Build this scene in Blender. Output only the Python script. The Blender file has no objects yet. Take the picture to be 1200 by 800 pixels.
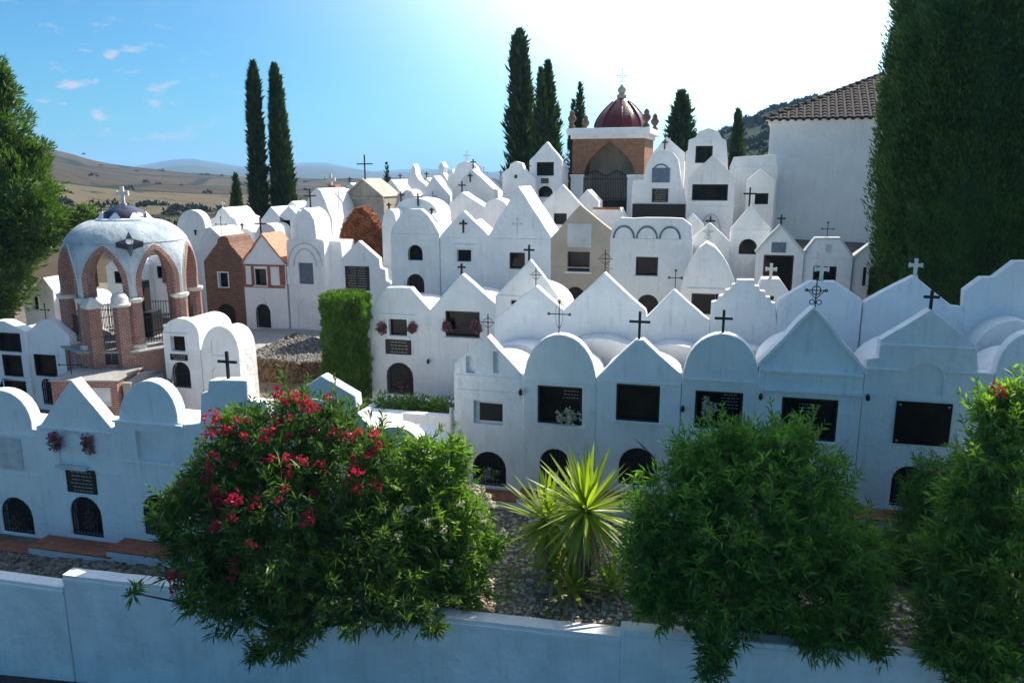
import bpy, bmesh, math, random
import numpy as np
from math import sin, cos, pi, radians, sqrt, atan2
from mathutils import Vector, Matrix
from mathutils.geometry import tessellate_polygon
random.seed(7); rng = np.random.default_rng(11)
C = bpy.context.scene.collection
scene = bpy.context.scene
# ------------------------------------------------------------------ camera, sky, sun, exposure
F = 920.0; PITCH = radians(12.0); ZC = 8.5            # focal length for a 1200 px wide picture; eye height
SKYTINT = (.34, .85, 1.12, 1)                          # the photo's cool white balance
SUN_AZ = radians(40); SUN_EL = radians(44)
cam = bpy.data.objects.new('camera', bpy.data.cameras.new('camera')); C.objects.link(cam)
cam.location = (0, 0, ZC); cam.rotation_euler = (pi/2 - PITCH, 0, 0)
cam.data.sensor_width = 36; cam.data.lens = 36*F/1200; cam.data.clip_start = .1; cam.data.clip_end = 30000
scene.camera = cam
world = bpy.data.worlds.new('World'); scene.world = world; world.use_nodes = True
def build_world():
    nt = world.node_tree; N = nt.nodes; L = nt.links
    bg = N['Background']; bg.inputs[1].default_value = .068
    sky = N.new('ShaderNodeTexSky'); sky.sky_type = 'NISHITA'; sky.sun_disc = False
    sky.sun_elevation = SUN_EL; sky.sun_rotation = SUN_AZ; sky.altitude = 500; sky.air_density = 1.0; sky.dust_density = 1.0; sky.ozone_density = 2.0
    tc = N.new('ShaderNodeTexCoord'); sp = N.new('ShaderNodeSeparateXYZ'); L.new(tc.outputs['Generated'], sp.inputs[0])
    def m(op, a, b=None, c=None):
        n = N.new('ShaderNodeMath'); n.operation = op
        for i, v in enumerate((a, b, c)):
            if v is None: continue
            if isinstance(v, (int, float)): n.inputs[i].default_value = v
            else: L.new(v, n.inputs[i])
        return n.outputs[0]
    az = m('ARCTAN2', sp.outputs[0], sp.outputs[1]); el = m('ARCSINE', sp.outputs[2])
    cv = N.new('ShaderNodeCombineXYZ'); L.new(m('MULTIPLY', az, 11.0), cv.inputs[0]); L.new(m('MULTIPLY', el, 27.0), cv.inputs[1]); cv.inputs[2].default_value = 9.1
    no = N.new('ShaderNodeTexNoise'); no.inputs['Scale'].default_value = 2.1; no.inputs['Detail'].default_value = 7; no.inputs['Roughness'].default_value = .6
    L.new(cv.outputs[0], no.inputs['Vector'])
    def ramp(v, a, b):
        n = N.new('ShaderNodeMapRange'); n.interpolation_type = 'SMOOTHSTEP'; L.new(v, n.inputs[0]); n.inputs[1].default_value = a; n.inputs[2].default_value = b; return n.outputs[0]
    cl = ramp(no.outputs[0], .55, .67)
    mask = m('MULTIPLY', m('MULTIPLY', ramp(el, .012, .04), ramp(el, .20, .12)), ramp(az, -.28, -.5))
    f = m('MULTIPLY', m('MULTIPLY', cl, mask), .85)
    mx = N.new('ShaderNodeMix'); mx.data_type = 'RGBA'; L.new(f, mx.inputs[0]); tint = N.new('ShaderNodeMix'); tint.data_type = 'RGBA'; tint.blend_type = 'MULTIPLY'; tint.inputs[0].default_value = 1; L.new(sky.outputs[0], tint.inputs[6]); tint.inputs[7].default_value = SKYTINT; L.new(tint.outputs[2], mx.inputs[6]); mx.inputs[7].default_value = (6.2, 6.0, 6.3, 1)
    # bright aureole of the hazy air round the sun
    dt = N.new('ShaderNodeVectorMath'); dt.operation = 'DOT_PRODUCT'; L.new(tc.outputs['Generated'], dt.inputs[0]); dt.inputs[1].default_value = (sin(SUN_AZ)*cos(SUN_EL), cos(SUN_AZ)*cos(SUN_EL), sin(SUN_EL))
    au = m('MINIMUM', m('MULTIPLY', m('POWER', m('MAXIMUM', dt.outputs['Value'], 0.0), 8.0), 190.0), 9.0)
    ad = N.new('ShaderNodeMix'); ad.data_type = 'RGBA'; ad.blend_type = 'ADD'; ad.inputs[0].default_value = 1; L.new(mx.outputs[2], ad.inputs[6])
    ac = N.new('ShaderNodeCombineColor'); L.new(au, ac.inputs[0]); L.new(au, ac.inputs[1]); L.new(au, ac.inputs[2]); L.new(ac.outputs[0], ad.inputs[7]); L.new(ad.outputs[2], bg.inputs[0])
build_world()
sun = bpy.data.objects.new('sun', bpy.data.lights.new('sun', 'SUN')); C.objects.link(sun)
sun.data.energy = 5.0; sun.data.angle = radians(.5); sun.data.color = (1.0, .93, .82)
sun.rotation_euler = Vector((-sin(SUN_AZ)*cos(SUN_EL), -cos(SUN_AZ)*cos(SUN_EL), -sin(SUN_EL))).to_track_quat('-Z', 'Y').to_euler()
scene.view_settings.view_transform = 'Standard'; scene.view_settings.look = 'None'; scene.view_settings.gamma = 1
scene.view_settings.use_curve_mapping = False; scene.view_settings.exposure = 0.80
scene.cycles.max_bounces = 6

# ------------------------------------------------------------------ measuring: a photo pixel plus a distance gives a place in the world
def ray(px, py):
    a = (px-600)/F; b = (400-py)/F
    return Vector((a, cos(PITCH)+b*sin(PITCH), -sin(PITCH)+b*cos(PITCH)))
def at(px, py, Y):
    r = ray(px, py); p = r*(Y/r.y); p.z += ZC; return p
class Plane:                                            # an upright facade plane, its right end turned towards the viewer by yaw
    def __init__(s, px, py, Y, yaw=14, off=0):
        p = at(px, py, Y); s.y = radians(yaw); s.d = Vector((cos(s.y), -sin(s.y))); s.b = Vector((sin(s.y), cos(s.y)))
        s.o = Vector((p.x, p.y)) + s.b*off
    def off(s, k):
        q = Plane.__new__(Plane); q.y = s.y; q.d = s.d; q.b = s.b; q.o = s.o + s.b*k; return q
    def hit(s, px, py):
        r = ray(px, py); t = s.o.dot(s.b)/(r.x*s.b.x + r.y*s.b.y); p = r*t
        return (Vector((p.x, p.y))-s.o).dot(s.d), p.z+ZC
    def world(s, u, z, w=0):
        q = s.o + s.d*u + s.b*w; return Vector((q.x, q.y, z))
    def rect(s, x0, y0, x1, y1):
        xm = (x0+x1)/2; ym = (y0+y1)/2
        return s.hit(x0, ym)[0], s.hit(xm, y1)[1], s.hit(x1, ym)[0], s.hit(xm, y0)[1]
TX = np.array([-60, -14, -8, -2, 4, 10, 60.]); TY = np.array([9, 16, 20, 27, 31, 38, 48, 62, 80, 105, 140.])
TZ = np.array([[-10.3, -10.3, -10.0, -9.7, -9.4, -9.1, -9.0], [-10.4, -10.4, -10.1, -9.5, -9.2, -8.95, -8.7], [-10.3, -10.3, -9.95, -9.1, -8.7, -8.5, -8.2],
    [-9.4, -9.2, -8.5, -7.9, -7.4, -6.7, -6.2], [-8.9, -8.9, -8.0, -6.5, -5.7, -5.3, -5.1], [-8.2, -7.8, -7.5, -5.3, -3.6, -3.7, -3.5], [-7.7, -7.2, -6.2, -4.6, -2.7, -2.7, -2.7],
    [-9, -8, -6, -4.6, -2.8, -2.2, -2], [-13, -12, -10, -8, -5, -3, -2], [-15, -14, -13, -11, -9, -5, -2], [-13, -13, -13, -12, -10, -6, -3]]) + ZC
def ground(x, y):
    i = int(np.clip(np.searchsorted(TX, x)-1, 0, len(TX)-2)); j = int(np.clip(np.searchsorted(TY, y)-1, 0, len(TY)-2))
    a = min(max((x-TX[i])/(TX[i+1]-TX[i]), 0), 1); b = min(max((y-TY[j])/(TY[j+1]-TY[j]), 0), 1)
    return float((TZ[j, i]*(1-a)+TZ[j, i+1]*a)*(1-b) + (TZ[j+1, i]*(1-a)+TZ[j+1, i+1]*a)*b)

# ------------------------------------------------------------------ materials
def mat(name, build):
    m = bpy.data.materials.new(name); m.use_nodes = True; nt = m.node_tree
    build(nt, nt.nodes, nt.links, nt.nodes['Principled BSDF'], nt.nodes['Material Output']); return m
def tex(N, L, kind, scale, detail=4, rough=.55, vec=None, sc=None, coord='pos'):
    n = N.new('ShaderNodeTex'+kind)
    n.inputs['Scale'].default_value = scale
    if kind == 'Noise': n.inputs['Detail'].default_value = detail; n.inputs['Roughness'].default_value = rough
    g = N.new('ShaderNodeNewGeometry').outputs['Position'] if coord == 'pos' else N.new('ShaderNodeTexCoord').outputs['Object']
    if sc:
        mp = N.new('ShaderNodeMapping'); mp.inputs['Scale'].default_value = sc; L.new(g, mp.inputs[0]); g = mp.outputs[0]
    L.new(g, n.inputs['Vector']); return n
def rampc(N, L, v, stops):
    r = N.new('ShaderNodeValToRGB'); e = r.color_ramp.elements
    while len(e) < len(stops): e.new(.5)
    for k, (p, c) in zip(e, stops): k.position = p; k.color = (*c, 1)
    L.new(v, r.inputs[0]); return r.outputs[0]
def mixc(N, L, f, a, b, mode='MIX'):
    n = N.new('ShaderNodeMix'); n.data_type = 'RGBA'; n.blend_type = mode
    for i, v in ((0, f), (6, a), (7, b)):
        if isinstance(v, (int, float)): n.inputs[i].default_value = v
        elif isinstance(v, tuple): n.inputs[i].default_value = (*v, 1)
        else: L.new(v, n.inputs[i])
    return n.outputs[2]
def bump(N, L, h, bs, dist=.02, strength=1):
    b = N.new('ShaderNodeBump'); b.inputs['Distance'].default_value = dist; b.inputs['Strength'].default_value = strength
    L.new(h, b.inputs['Height']); L.new(b.outputs[0], bs.inputs['Normal']); return b
def plaster(c1, c2, grime=(.40, .38, .34), amt=.38):
    def f(nt, N, L, bs, out):
        big = tex(N, L, 'Noise', 1.1, 5); col = rampc(N, L, big.outputs[0], [(.3, c2), (.62, c1)])
        st = tex(N, L, 'Noise', 1.0, 6, .65, sc=(7, 7, .55)); sp = tex(N, L, 'Noise', 2.3, 5)
        g = N.new('ShaderNodeMath'); g.operation = 'MULTIPLY'
        L.new(rampc(N, L, st.outputs[0], [(.50, (0, 0, 0)), (.70, (1, 1, 1))]), g.inputs[0]); L.new(rampc(N, L, sp.outputs[0], [(.40, (0, 0, 0)), (.62, (1, 1, 1))]), g.inputs[1])
        g2 = N.new('ShaderNodeMath'); g2.operation = 'MULTIPLY'; L.new(g.outputs[0], g2.inputs[0]); g2.inputs[1].default_value = amt
        col = mixc(N, L, g2.outputs[0], col, grime)
        oi = N.new('ShaderNodeObjectInfo'); col = mixc(N, L, 1.0, col, rampc(N, L, oi.outputs['Random'], [(0, (.90, .90, .885)), (.5, (1, 1, 1)), (1, (.95, .955, .97))]), 'MULTIPLY'); L.new(col, bs.inputs['Base Color']); bs.inputs['Roughness'].default_value = .9
        h1 = tex(N, L, 'Noise', 5, 6, .6); bump(N, L, h1.outputs[0], bs, .06, .7)
    return f
def simple(col, rough=.6, metal=0, var=.25, scale=8, bmp=.0, spec=.5):
    def f(nt, N, L, bs, out):
        n = tex(N, L, 'Noise', scale, 5); lo = tuple(c*(1-var) for c in col); hi = tuple(min(1, c*(1+var)) for c in col)
        L.new(rampc(N, L, n.outputs[0], [(.3, lo), (.7, hi)]), bs.inputs['Base Color'])
        bs.inputs['Roughness'].default_value = rough; bs.inputs['Metallic'].default_value = metal; bs.inputs['Specular IOR Level'].default_value = spec
        if bmp: bump(N, L, n.outputs[0], bs, bmp)
    return f
def bricks(c1, c2, mortar, w=.24, h=.07):
    def f(nt, N, L, bs, out):
        # bricks follow the upright faces: x+y runs along the wall, z up
        g = N.new('ShaderNodeTexCoord'); s = N.new('ShaderNodeSeparateXYZ'); L.new(g.outputs['Object'], s.inputs[0])
        a = N.new('ShaderNodeMath'); a.operation = 'ADD'; L.new(s.outputs[0], a.inputs[0]); L.new(s.outputs[1], a.inputs[1])
        c = N.new('ShaderNodeCombineXYZ'); L.new(a.outputs[0], c.inputs[0]); L.new(s.outputs[2], c.inputs[1])
        b = N.new('ShaderNodeTexBrick'); b.inputs['Scale'].default_value = 1; b.inputs['Brick Width'].default_value = w; b.inputs['Row Height'].default_value = h
        b.inputs['Mortar Size'].default_value = .012; b.inputs['Color1'].default_value = (*c1, 1); b.inputs['Color2'].default_value = (*c2, 1); b.inputs['Mortar'].default_value = (*mortar, 1)
        L.new(c.outputs[0], b.inputs['Vector'])
        n = tex(N, L, 'Noise', 5, 6); col = mixc(N, L, .55, b.outputs[0], rampc(N, L, n.outputs[0], [(.3, (.35, .35, .35)), (.7, (1, 1, 1))]), 'MULTIPLY')
        L.new(col, bs.inputs['Base Color']); bs.inputs['Roughness'].default_value = .85
        inv = N.new('ShaderNodeMath'); inv.operation = 'SUBTRACT'; inv.inputs[0].default_value = 1; L.new(b.outputs[1], inv.inputs[1]); bump(N, L, inv.outputs[0], bs, .012)
    return f
def foliage(dark, light, trans=.35, rough=.5, tcol=None):
    def f(nt, N, L, bs, out):
        g = N.new('ShaderNodeNewGeometry'); n = tex(N, L, 'Noise', 1.3, 4)
        a = N.new('ShaderNodeMath'); a.operation = 'MULTIPLY_ADD'; L.new(g.outputs['Random Per Island'], a.inputs[0]); a.inputs[1].default_value = .65; 
        b = N.new('ShaderNodeMath'); b.operation = 'MULTIPLY_ADD'; L.new(n.outputs[0], b.inputs[0]); b.inputs[1].default_value = 1.0; b.inputs[2].default_value = -.33
        L.new(b.outputs[0], a.inputs[2]); col = rampc(N, L, a.outputs[0], [(.1, dark), (.9, light)])
        L.new(col, bs.inputs['Base Color']); bs.inputs['Roughness'].default_value = rough; bs.inputs['Specular IOR Level'].default_value = .3
        t = N.new('ShaderNodeBsdfTranslucent'); L.new(mixc(N, L, 1.0, col, tcol or (1.6, 1.9, .7), 'MULTIPLY'), t.inputs[0])
        mx = N.new('ShaderNodeMixShader'); mx.inputs[0].default_value = trans; L.new(bs.outputs[0], mx.inputs[1]); L.new(t.outputs[0], mx.inputs[2]); L.new(mx.outputs[0], out.inputs[0])
    return f
def rocky(stops, scale, bmp=.05, rough=.95, kind='Noise'):
    def f(nt, N, L, bs, out):
        n = tex(N, L, 'Noise', scale, 9, .65); v = tex(N, L, 'Noise', scale*9, 4)
        c = rampc(N, L, n.outputs[0], stops); c = mixc(N, L, .5, c, rampc(N, L, v.outputs[0], [(.3, (.45, .45, .45)), (.7, (1, 1, 1))]), 'MULTIPLY')
        L.new(c, bs.inputs['Base Color']); bs.inputs['Roughness'].default_value = rough; bump(N, L, v.outputs[0], bs, bmp)
    return f
def islandy(stops, rough=.9):
    def f(nt, N, L, bs, out):
        g = N.new('ShaderNodeNewGeometry'); L.new(rampc(N, L, g.outputs['Random Per Island'], stops), bs.inputs['Base Color']); bs.inputs['Roughness'].default_value = rough
    return f
def inscribed(nt, N, L, bs, out):
    n = tex(N, L, 'Noise', 40, 3); L.new(rampc(N, L, n.outputs[0], [(.4, (.014, .013, .012)), (.75, (.05, .045, .04))]), bs.inputs['Base Color']); bs.inputs['Roughness'].default_value = .45; bs.inputs['Specular IOR Level'].default_value = .18
def fieldmat(nt, N, L, bs, out):
    v = tex(N, L, 'Voronoi', .013, sc=(1, .38, 1)); n = tex(N, L, 'Noise', .012, 8, .65); d = tex(N, L, 'Noise', .09, 7, .75)
    e = tex(N, L, 'Voronoi', .013, sc=(1, .38, 1)); e.feature = 'DISTANCE_TO_EDGE'
    s = N.new('ShaderNodeSeparateColor'); L.new(v.outputs['Color'], s.inputs[0])
    c = rampc(N, L, s.outputs[0], [(.0, (0.049, 0.029, 0.020)), (.25, (0.086, 0.059, 0.035)), (.45, (0.034, 0.026, 0.021)), (.6, (0.120, 0.093, 0.054)), (.8, (0.040, 0.030, 0.024)), (1, (0.075, 0.051, 0.031))])
    c = mixc(N, L, .4, c, rampc(N, L, n.outputs[0], [(.38, (0.026, 0.021, 0.013)), (.6, (0.109, 0.082, 0.046))]))
    c = mixc(N, L, rampc(N, L, e.outputs['Distance'], [(.02, (1, 1, 1)), (.05, (0, 0, 0))]), c, (0.020, 0.024, 0.013))
    c = mixc(N, L, rampc(N, L, d.outputs[0], [(.56, (0, 0, 0)), (.61, (1, 1, 1))]), c, (0.013, 0.020, 0.009)); L.new(c, bs.inputs['Base Color']); bs.inputs['Roughness'].default_value = 1; bs.inputs['Specular IOR Level'].default_value = .1
def forestmat(nt, N, L, bs, out):
    n = tex(N, L, 'Noise', .25, 8, .7); m_ = tex(N, L, 'Noise', .03, 5)
    c = rampc(N, L, n.outputs[0], [(.35, (.008, .014, .007)), (.55, (.020, .032, .014)), (.72, (.05, .05, .026))])
    c = mixc(N, L, rampc(N, L, m_.outputs[0], [(.6, (0, 0, 0)), (.8, (.6, .6, .6))]), c, (.075, .06, .035)); L.new(c, bs.inputs['Base Color']); bs.inputs['Roughness'].default_value = 1; bs.inputs['Specular IOR Level'].default_value = .1
MT = {
 'wallwhite': mat('flaking_whitewash', plaster((.86, .855, .84), (.68, .68, .675), (.40, .39, .37), .28)),
 'white': mat('whitewash', plaster((.86, .855, .835), (.77, .765, .75))),
 'white2': mat('fresh_whitewash', plaster((.88, .875, .855), (.82, .815, .80), amt=.25)),
 'grey': mat('grey_plaster', plaster((.62, .62, .60), (.48, .48, .46))),
 'beige': mat('beige_plaster', plaster((.50, .41, .31), (.40, .33, .26), amt=.3)),
 'oldstone': mat('weathered_stone', plaster((.52, .46, .37), (.36, .32, .26), (.16, .14, .11), .8)),
 'domewhite': mat('stained_dome_plaster', plaster((.56, .60, .61), (.30, .36, .39), (.14, .16, .17), .45)),
 'rust': mat('red_rubble', rocky([(.25, (.10, .035, .015)), (.5, (.30, .09, .03)), (.75, (.40, .17, .07))], 2.2, .08)),
 'brick': mat('red_brick', bricks((.36, .11, .075), (.27, .075, .05), (.50, .42, .36))),
 'brown': mat('brown_brick', bricks((.25, .095, .045), (.16, .06, .03), (.33, .23, .16), .26, .085)),
 'orange': mat('orange_brick', bricks((.40, .17, .075), (.30, .12, .05), (.36, .24, .16), .28, .075)),
 'terracotta': mat('terracotta', simple((.30, .10, .055), .75, var=.3, scale=5)),
 'orangetile': mat('orange_roof_tile', simple((.48, .18, .09), .7, var=.35, scale=6)),
 'iron': mat('black_iron', simple((.018, .017, .016), .5, .3, .3)),
 'stone': mat('pale_stone', simple((.62, .59, .52), .8, var=.15, scale=9)),
 'marble': mat('grey_marble', simple((.50, .51, .50), .3, var=.2, scale=4)),
 'granite': mat('dark_granite', inscribed),
 'letter': mat('inscription_grey', simple((.30, .28, .24), .5)),
 'glass': mat('dark_glass', simple((.012, .009, .007), .08, var=.6, scale=2.5, spec=.13)),
 'brass': mat('brass', simple((.55, .38, .15), .35, .8)),
 'bluetile': mat('blue_black_tile', simple((.03, .03, .055), .25, var=.5, scale=14)),
 'bluegrey': mat('blue_grey_slab_and_arch_shade', simple((.10, .13, .19), .35, var=.25)),
 'reddome': mat('red_glazed_tile', simple((.13, .013, .010), .33, var=.45, scale=12, bmp=.02)),
 'concrete': mat('grey_paving', rocky([(.3, (.30, .29, .27)), (.7, (.42, .41, .38))], .8, .01)),
 'rock': mat('brown_rubble', rocky([(.25, (.09, .055, .03)), (.5, (.25, .155, .085)), (.75, (.36, .25, .15))], 2.5, .12)),
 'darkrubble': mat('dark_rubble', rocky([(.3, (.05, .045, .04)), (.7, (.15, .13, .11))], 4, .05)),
 'soil': mat('soil', rocky([(.3, (.11, .085, .06)), (.7, (.24, .19, .14))], 1.6, .04)),
 'asphalt': mat('asphalt', rocky([(.3, (.03, .03, .03)), (.7, (.06, .06, .058))], 3, .01)),
 'cobble': mat('dark_cobble', islandy([(0, (.07, .065, .06)), (.5, (.14, .13, .12)), (1, (.24, .22, .20))])),
 'gravel': mat('pale_gravel', islandy([(0, (.26, .22, .17)), (.5, (.40, .35, .28)), (1, (.55, .49, .40))])),
 'field': mat('dry_fields', fieldmat), 'forest': mat('wooded_slope', forestmat),
 'mountain': mat('far_mountain', rocky([(.3, (.02, .03, .03)), (.7, (.06, .06, .05))], .004, .5)),
 'cypress': mat('cypress_green', foliage((.010, .022, .006), (.058, .098, .018), .18, .6)),
 'nearcypress': mat('near_cypress_green', foliage((.010, .026, .007), (.085, .17, .035), .25, .6)),
 'darkscrub': mat('dark_scrub', foliage((.006, .010, .006), (.030, .040, .018), .08, .9)),
 'hedge': mat('trimmed_cypress_green', foliage((.045, .10, .018), (.13, .23, .04), .3, .55)),
 'pine': mat('pine_green', foliage((.030, .060, .012), (.12, .19, .035), .28, .55)),
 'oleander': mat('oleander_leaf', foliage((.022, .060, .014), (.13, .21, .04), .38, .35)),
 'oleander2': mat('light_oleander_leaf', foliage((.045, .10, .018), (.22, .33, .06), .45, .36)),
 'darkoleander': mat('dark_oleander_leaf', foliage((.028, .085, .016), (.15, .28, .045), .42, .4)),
 'yucca': mat('yucca_leaf', foliage((.10, .17, .02), (.34, .42, .055), .5, .4, (1.5, 1.6, .4))),
 'deadyucca': mat('dry_yucca_leaf', foliage((.16, .12, .05), (.42, .34, .17), .3, .6, (1.2, 1.1, .7))),
 'bark': mat('bark', rocky([(.3, (.05, .035, .025)), (.7, (.15, .11, .08))], 5, .04)),
 'redflower': mat('crimson_petal', foliage((.34, .010, .035), (.62, .04, .11), .4, .5, (1.3, .8, .9))),
 'whiteflower': mat('cream_petal', foliage((.62, .56, .40), (.82, .78, .66), .4, .5, (1, 1, .9))),
 'pinkflower': mat('dusty_pink_petal', foliage((.22, .05, .07), (.45, .20, .22), .2, .7, (1, .9, .9))),
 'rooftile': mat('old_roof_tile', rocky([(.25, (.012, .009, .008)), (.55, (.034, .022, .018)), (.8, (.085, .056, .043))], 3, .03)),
}

# ------------------------------------------------------------------ mesh helpers
def link(name, me, m, parent=None, label=None, cat=None, group=None, kind=None, smooth=None):
    o = bpy.data.objects.new(name, me); C.objects.link(o)
    if m: me.materials.append(MT[m])
    if parent: o.parent = parent
    tagp(o, label, cat, group, kind)
    if smooth:
        me.shade_smooth(); me.set_sharp_from_angle(angle=radians(smooth))
    return o
def tagp(o, label=None, cat=None, group=None, kind=None):
    for k, v in (('label', label), ('category', cat), ('group', group), ('kind', kind)):
        if v: o[k] = v
def thing(name, loc, yaw, label, cat, group=None):
    o = bpy.data.objects.new(name, None); C.objects.link(o); o.location = loc; o.rotation_euler = (0, 0, -yaw); o.empty_display_size = .3
    tagp(o, label, cat, group); return o
class MB:
    def __init__(s): s.v = []; s.f = []
    def add(s, vs, fs):
        k = len(s.v); s.v += [tuple(p) for p in vs]; s.f += [tuple(i+k for i in f) for f in fs]; return s
    def box(s, x0, y0, z0, x1, y1, z1):
        return s.add([(x0,y0,z0),(x1,y0,z0),(x1,y1,z0),(x0,y1,z0),(x0,y0,z1),(x1,y0,z1),(x1,y1,z1),(x0,y1,z1)],
            [(0,3,2,1),(4,5,6,7),(0,1,5,4),(1,2,6,5),(2,3,7,6),(3,0,4,7)])
    def tube(s, a, b, r0, r1=None, n=6):
        a = Vector(a); b = Vector(b); r1 = r0 if r1 is None else r1; d = (b-a).normalized()
        t = d.orthogonal().normalized(); q = d.cross(t); vs = []
        for p, r in ((a, r0), (b, r1)):
            for i in range(n): th = 2*pi*i/n; vs.append(p + t*(r*cos(th)) + q*(r*sin(th)))
        return s.add(vs, [(i, (i+1)%n, n+(i+1)%n, n+i) for i in range(n)] + [tuple(range(n-1, -1, -1)), tuple(range(n, 2*n))])
    def lathe(s, prof, n=16, c=(0, 0), a0=0):
        vs = []; m = len(prof)
        for r, z in prof:
            for i in range(n): th = a0+2*pi*i/n; vs.append((c[0]+r*cos(th), c[1]+r*sin(th), z))
        fs = [(j*n+i, j*n+(i+1)%n, (j+1)*n+(i+1)%n, (j+1)*n+i) for j in range(m-1) for i in range(n)]
        return s.add(vs, fs + [tuple(range(n-1, -1, -1)), tuple(range((m-1)*n, m*n))])
    def ring(s, c, R, r, ax=1, n=16, k=5, sx=1.0):       # a torus standing in the x-z plane (ax=1) or lying flat (ax=2)
        vs = []
        for i in range(n):
            th = 2*pi*i/n
            for j in range(k):
                ph = 2*pi*j/k; q = R + r*cos(ph); h = r*sin(ph)
                vs.append((c[0]+q*cos(th)*sx, c[1]+h, c[2]+q*sin(th)) if ax == 1 else (c[0]+q*cos(th), c[1]+q*sin(th), c[2]+h))
        return s.add(vs, [(i*k+j, ((i+1)%n)*k+j, ((i+1)%n)*k+(j+1)%k, i*k+(j+1)%k) for i in range(n) for j in range(k)])
    def prism(s, poly, w0, w1):                          # poly in x-z, pushed along y
        n = len(poly); vs = [(u, w0, z) for u, z in poly] + [(u, w1, z) for u, z in poly]
        tr = tessellate_polygon([[Vector((u, z, 0)) for u, z in poly]])
        return s.add(vs, [(i, (i+1)%n, n+(i+1)%n, n+i) for i in range(n)] + [tuple(t) for t in tr] + [tuple(i+n for i in t) for t in tr])
    def mesh(s, name='m', recalc=True, bev=0):
        me = bpy.data.meshes.new(name); me.from_pydata(s.v, [], s.f)
        if recalc or bev:
            bm = bmesh.new(); bm.from_mesh(me); bmesh.ops.recalc_face_normals(bm, faces=bm.faces)
            if bev:
                es = [e for e in bm.edges if len(e.link_faces) == 2 and e.calc_face_angle(0) > .5]
                bmesh.ops.bevel(bm, geom=es, offset=bev, segments=2, affect='EDGES', profile=.6, clamp_overlap=True)
            bm.to_mesh(me); bm.free()
        return me
    def build(s, name, m, parent=None, bev=0, recalc=True, **k):
        return link(name, s.mesh(name, recalc, bev), m, parent, **k)
def slab_with_holes(outer, holes, t):
    """upright slab: outline and holes in x-z, front at y=0, back at y=t; each hole = (polygon, depth)"""
    mb = MB(); polys = [outer]+[h[0] for h in holes]; flat = [p for q in polys for p in q]
    tr = tessellate_polygon([[Vector((u, z, 0)) for u, z in q] for q in polys])
    mb.add([(u, 0, z) for u, z in flat], [tuple(x) for x in tr])
    n = len(outer); k = len(mb.v); mb.v += [(u, t, z) for u, z in outer]
    mb.f += [(i, (i+1)%n, k+(i+1)%n, k+i) for i in range(n)]
    mb.f += [tuple(i+k for i in x) for x in tessellate_polygon([[Vector((u, z, 0)) for u, z in outer]])]
    st = n
    for q, r in holes:
        m = len(q); k = len(mb.v); mb.v += [(u, r, z) for u, z in q]
        mb.f += [(st+i, st+(i+1)%m, k+(i+1)%m, k+i) for i in range(m)]
        mb.f += [tuple(i+k for i in x) for x in tessellate_polygon([[Vector((u, z, 0)) for u, z in q]])]
        st += m
    return mb
def archpoly(u0, z0, u1, z1, n=9, flat=1.0):
    r = (u1-u0)/2; rise = min(r*flat, (z1-z0)*.8); c = (u0+u1)/2
    return [(u0, z0), (u1, z0)] + [(c+r*cos(pi*i/n), z1-rise+rise*sin(pi*i/n)) for i in range(n+1)]
def rectpoly(u0, z0, u1, z1): return [(u0, z0), (u1, z0), (u1, z1), (u0, z1)]
def leaves(P, D, L, W, droop=.0, seed=0):
    """one lance-shaped leaf (two triangles) per row"""
    g = np.random.default_rng(seed); n = len(P); D = D/np.linalg.norm(D, axis=1, keepdims=True)
    R = g.normal(size=(n, 3)); S = np.cross(D, R); S /= np.linalg.norm(S, axis=1, keepdims=True)
    L = np.broadcast_to(L, n)[:, None]; W = np.broadcast_to(W, n)[:, None]
    dz = np.array([0, 0, -1.])*L*droop
    V = np.stack([P, P+D*L*.45+S*W*.5, P+D*L+dz, P+D*L*.45-S*W*.5], 1).reshape(-1, 3)
    b = np.arange(n)[:, None]*4; T = np.concatenate([b+[0, 1, 2], b+[0, 2, 3]], 1).reshape(-1, 3)
    return V, T
def trimesh(name, V, T):
    me = bpy.data.meshes.new(name); V = np.asarray(V, np.float32); T = np.asarray(T, np.int32)
    me.vertices.add(len(V)); me.vertices.foreach_set('co', V.ravel()); me.loops.add(T.size); me.loops.foreach_set('vertex_index', T.ravel())
    me.polygons.add(len(T)); me.polygons.foreach_set('loop_start', np.arange(0, T.size, 3, dtype=np.int32)); me.update(calc_edges=True); return me
def joinVT(parts):
    V = []; T = []; k = 0
    for v, t in parts: V.append(v); T.append(t+k); k += len(v)
    return np.concatenate(V), np.concatenate(T)
def unit(n, g): d = g.normal(size=(n, 3)); return d/np.linalg.norm(d, axis=1, keepdims=True)

# ------------------------------------------------------------------ outlines of gables, in photo pixels
def tri(x0, y0, xa, ya, x1, y1): return [(x0, y0), (xa, ya), (x1, y1)]
def rnd(x0, y0, xa, ya, x1, y1, n=16):
    o = []
    for i in range(n+1):
        a = pi*(1-i/n); c = cos(a); e = y0 if c < 0 else y1
        o.append((xa+c*((xa-x0) if c < 0 else (x1-xa)), ya+(e-ya)*(1-sin(a))))
    return o
def wob(poly, a=.02):
    """hand-plastered edge: long runs are split and nudged"""
    out = []
    for i, (p, q) in enumerate(zip(poly, poly[1:])):
        L = sqrt((p[0]-q[0])**2+(p[1]-q[1])**2); n = max(1, int(L/.45)); out.append(p)
        for k in range(1, n):
            f = k/n; out.append((p[0]+(q[0]-p[0])*f+random.uniform(-a, a), p[1]+(q[1]-p[1])*f+random.uniform(-a, a)))
    return out+[poly[-1]]

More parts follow.
